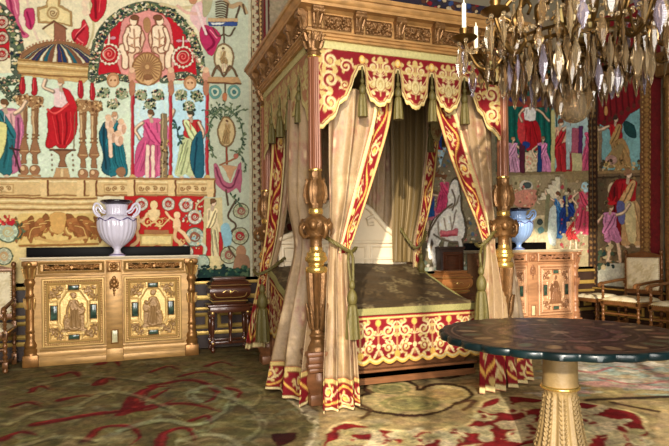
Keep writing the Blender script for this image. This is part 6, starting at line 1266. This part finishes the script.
for pts, w, cc in (([(120, 430), (160, 420), (200, 424), (232, 404), (214, 386), (190, 392), (200, 402)], 4.4, (150, 156, 120)), ([(70, 410), (110, 392), (150, 400), (180, 414)], 3.4, (156, 150, 106)), ([(10, 424), (40, 410), (80, 408)], 3.4, (150, 142, 96)), ([(196, 392), (230, 398), (262, 420), (250, 440)], 4, (150, 148, 110)), ([(240, 380), (262, 390), (256, 404), (240, 400)], 3, (156, 144, 96)), ([(20, 446), (60, 436), (96, 440)], 4, (158, 150, 104)), ([(180, 440), (214, 434), (240, 446)], 5, (160, 156, 118)), ([(40, 384), (90, 376), (140, 380)], 2.4, (140, 130, 88))):
    scroll(pts, w, cc, .55, False); scroll([(x, y + w * .6) for x, y in pts], w * .3, (70, 60, 36), .7, False)
    for k in range(7): p = pts[k % len(pts)]; scroll([p, (p[0] + rng.uniform(-14, 14), p[1] + rng.uniform(-6, 6)), (p[0] + rng.uniform(-24, 24), p[1] + rng.uniform(-8, 8))], w * .7, cc, .45)
# band between the fields
c.poly([(286, 396), (300, 398), (330, 420), (318, 470), (296, 470), (312, 424)], (160, 148, 112)); c.line([(288, 398), (318, 424), (300, 470)], 1.6, (214, 200, 160)); c.line([(300, 398), (330, 420), (319, 470)], 1.6, (100, 84, 56))
for k in range(10): t = k / 9; c.ell(296 + 24 * min(1, t * 2), 400 + 56 * t, 2.4, 1.4, (120, 106, 76))
c.poly([(270, 434), (296, 432), (294, 440), (276, 446)], (58, 22, 18))
# right field: beige ground, linked circles with dark outline, red border full of pale leaves
c.poly([(322, 470), (318, 404), (336, 372), (420, 330), (560, 318), (760, 320), (900, 470)], (156, 134, 90))
for _ in range(90): x = rng.uniform(320, 700); y = rng.uniform(366, 440); blot(x, y, rng.uniform(6, 26), rng.uniform(1.4, 4), rng.choice([(190, 166, 116), (150, 128, 86), (162, 146, 96), (198, 178, 134)]), .5)
for (x, y, rx, ry) in ((391, 388, 26, 9), (408, 402, 46, 13), (444, 394, 26, 10), (378, 402, 24, 9)): c.ell(x, y, rx + 2, ry + 1.2, (66, 44, 28), n=30)
for (x, y, rx, ry) in ((391, 388, 25, 8.2), (408, 402, 45, 12.2), (444, 394, 25, 9.2), (378, 402, 23, 8.2)): c.ell(x, y, rx, ry, (186, 164, 112), n=30)
c.ell(391, 388, 20, 6, (140, 134, 84), n=26); c.ell(410, 403, 30, 8, (150, 140, 88), n=26); c.ell(446, 394, 18, 6, (176, 150, 96), n=26)
for (x, y, rx, ry) in ((391, 388, 14, 4), (410, 403, 22, 5.4)): c.line([(x + rx * math.cos(k * .3), y + ry * math.sin(k * .3)) for k in range(22)], 1, (196, 178, 120))
for pts in ([(330, 408), (352, 402), (370, 410), (362, 418)], [(455, 404), (474, 400), (466, 410)], [(430, 376), (448, 378), (470, 372)], [(350, 392), (362, 388), (372, 392)]): scroll(pts, 1.8, (84, 56, 34), .9, False)
c.poly([(316, 470), (328, 432), (346, 422), (392, 430), (440, 430), (470, 422), (478, 408), (486, 400), (516, 396), (548, 400), (582, 402), (616, 408), (640, 416), (648, 430), (640, 470)], (126, 26, 28), sm=0)
c.line([(328, 432), (346, 422), (392, 430), (440, 430), (470, 422), (478, 408), (486, 400), (516, 396), (548, 400), (582, 402), (616, 408), (640, 416), (648, 430)], 2.2, (206, 184, 130), sm=6)
for (x, y, r, d) in ((352, 440, 13, 1), (384, 442, 12, -1), (420, 440, 13, 1), (452, 436, 13, -1), (484, 416, 13, 1), (512, 410, 14, -1), (520, 434, 18, 1), (586, 420, 16, 1), (610, 430, 18, -1), (572, 440, 16, -1), (470, 448, 14, 1), (640, 440, 14, 1)):
    for q in range(5):
        a = q * .9 + x; c.line([(x, y), (x + r * .8 * math.cos(a), y + r * .3 * math.sin(a)), (x + r * 1.3 * math.cos(a + .5), y + r * .5 * math.sin(a + .5))], 4.2, (196, 176, 126), .95, sm=5, taper=True)
    c.line([(x + r * (1 - k / 20) * math.cos(d * k * .45), y + .42 * r * (1 - k / 20) * math.sin(d * k * .45)) for k in range(18)], 2.2, (212, 196, 150)); c.ell(x, y, 3, 1.6, (140, 50, 44))
def spray(x, y, L, a, col=(198, 180, 132), n=6):
    """leaf spray lying flat: a curved stem with paired lobes (seen foreshortened)"""
    q = .45; px, py, an = x, y, a
    for k in range(n):
        nx, ny = px + L / n * math.cos(an), py + q * L / n * math.sin(an)
        c.line([(px, py), (nx, ny)], 2.6 * (1 - .08 * k), col)
        for d in (-1, 1):
            b = an + d * .9; l = L * .34 * (1 - .5 * k / n)
            c.line([(px, py), (px + l * .6 * math.cos(b), py + q * l * .6 * math.sin(b)), (px + l * math.cos(b - d * .7), py + q * l * math.sin(b - d * .7))], 5.0 * (1 - .07 * k), col, sm=4, taper=True)
            c.line([(px, py), (px + l * .6 * math.cos(b), py + q * l * .6 * math.sin(b))], .9, sh(col, .72))
        px, py, an = nx, ny, an + .32 * (1 if int(x) % 2 else -1)
for (x, y, L, a) in ((330, 446, 44, -.5), (352, 430, 34, .4), (366, 446, 42, -.6), (392, 434, 36, .3), (404, 448, 40, -.9), (424, 436, 40, .1), (446, 446, 40, -1.1), (462, 428, 34, .6), (484, 440, 36, -1.2), (486, 410, 40, -.2), (500, 424, 44, .2), (520, 404, 36, .5), (512, 440, 40, -.6), (536, 424, 40, .4), (572, 410, 40, .5), (580, 440, 46, -.8), (600, 418, 36, .9), (612, 446, 44, -1.0), (640, 430, 30, 2.4), (590, 430, 40, 0), (340, 440, 30, .9), (380, 450, 30, -.2)):
    spray(x, y, L, a, rng.choice([(198, 180, 132), (184, 166, 116), (208, 190, 146)]))
# far part of the right field, painted paler for the sunlit patch
c.poly([(540, 356), (690, 340), (760, 396), (690, 392), (600, 386), (548, 380)], (176, 166, 142), .9)
for _ in range(120): x = rng.uniform(540, 690); y = rng.uniform(350, 396); blot(x, y, rng.uniform(4, 18), rng.uniform(.8, 2.4), rng.choice([(206, 200, 184), (160, 160, 150), (196, 140, 130), (150, 170, 160), (176, 150, 110), (216, 206, 186)]), .6)
for pts in ([(556, 366), (590, 372), (620, 366), (650, 374)], [(600, 378), (640, 384), (690, 376)], [(570, 360), (600, 358), (640, 362)]): scroll(pts, 2.4, (176, 90, 84), .7)
for pts in ([(548, 372), (580, 380), (620, 378)], [(610, 366), (640, 370), (680, 364)]): scroll(pts, 2, (110, 140, 134), .6)
c.line([(588, 400), (630, 398), (690, 396)], 3, (60, 44, 32), sm=4); c.line([(612, 402), (640, 408), (700, 418)], 2.4, (70, 50, 36), sm=4)
c.poly([(660, 400), (760, 400), (760, 470), (650, 470)], (178, 154, 108)); c.woven_finish(.5, 7, .35, .08)
U, V = np.meshgrid(np.linspace(c.u0, c.u1, c.nu + 1), np.linspace(c.v0, c.v1, c.nv + 1))
o = colour_grid('carpet', np.stack([U, V, np.full_like(U, -.002)], -1), np.clip(c.a, 0, 255), M_carpet)
tag(o, 'worn olive and beige carpet with red scrolling leaves covering the floor', 'carpet')
# ------------------------------------------------------------------ camera, daylight
cam = bpy.data.cameras.new('camera'); co = bpy.data.objects.new('camera', cam); COL.objects.link(co)
cam.sensor_width = 36; cam.sensor_fit = 'HORIZONTAL'; cam.lens = 36 * F / 669; cam.shift_y = (HY - 223) / 669; cam.clip_start = .05
co.location = (0, 0, EYE); co.rotation_mode = 'QUATERNION'
co.rotation_quaternion = (Matrix.Rotation(-YAW, 4, 'Z') @ Matrix.Rotation(PI / 2, 4, 'X') @ Matrix.Rotation(-ROLL, 4, 'Z')).to_quaternion()
SC.camera = co
w = bpy.data.worlds.new('world'); SC.world = w; w.use_nodes = True
bg = w.node_tree.nodes['Background']; bg.inputs['Color'].default_value = (.82, .9, 1.0, 1); bg.inputs['Strength'].default_value = 1.2
for k, (a, b) in enumerate(WINS):
    l = bpy.data.lights.new('window_daylight', 'AREA'); l.shape = 'RECTANGLE'; l.size = b - a - .1; l.size_y = WZ[1] - WZ[0] - .1; l.energy = (430, 270)[k]; l.color = (1.0, .95, .87)
    o = bpy.data.objects.new('window_daylight', l); COL.objects.link(o); o.location = ((a + b) / 2, FRONT + .02, (WZ[0] + WZ[1]) / 2); o.rotation_euler = (PI / 2, 0, 0)
s = bpy.data.lights.new('sun', 'SUN'); s.energy = 5.2; s.angle = math.radians(1.0); s.color = (1, .9, .74)
so = bpy.data.objects.new('sun', s); COL.objects.link(so); so.rotation_euler = Vector((.45, .85, -.30)).to_track_quat('-Z', 'Y').to_euler()
SC.view_settings.view_transform = 'Standard'; SC.view_settings.look = 'None'; SC.view_settings.gamma = 1.0; SC.view_settings.use_curve_mapping = False
SC.view_settings.exposure = 0.12
SC.cycles.max_bounces = 8; SC.cycles.transmission_bounces = 10; SC.cycles.use_denoising = True; SC.cycles.sample_clamp_indirect = 6
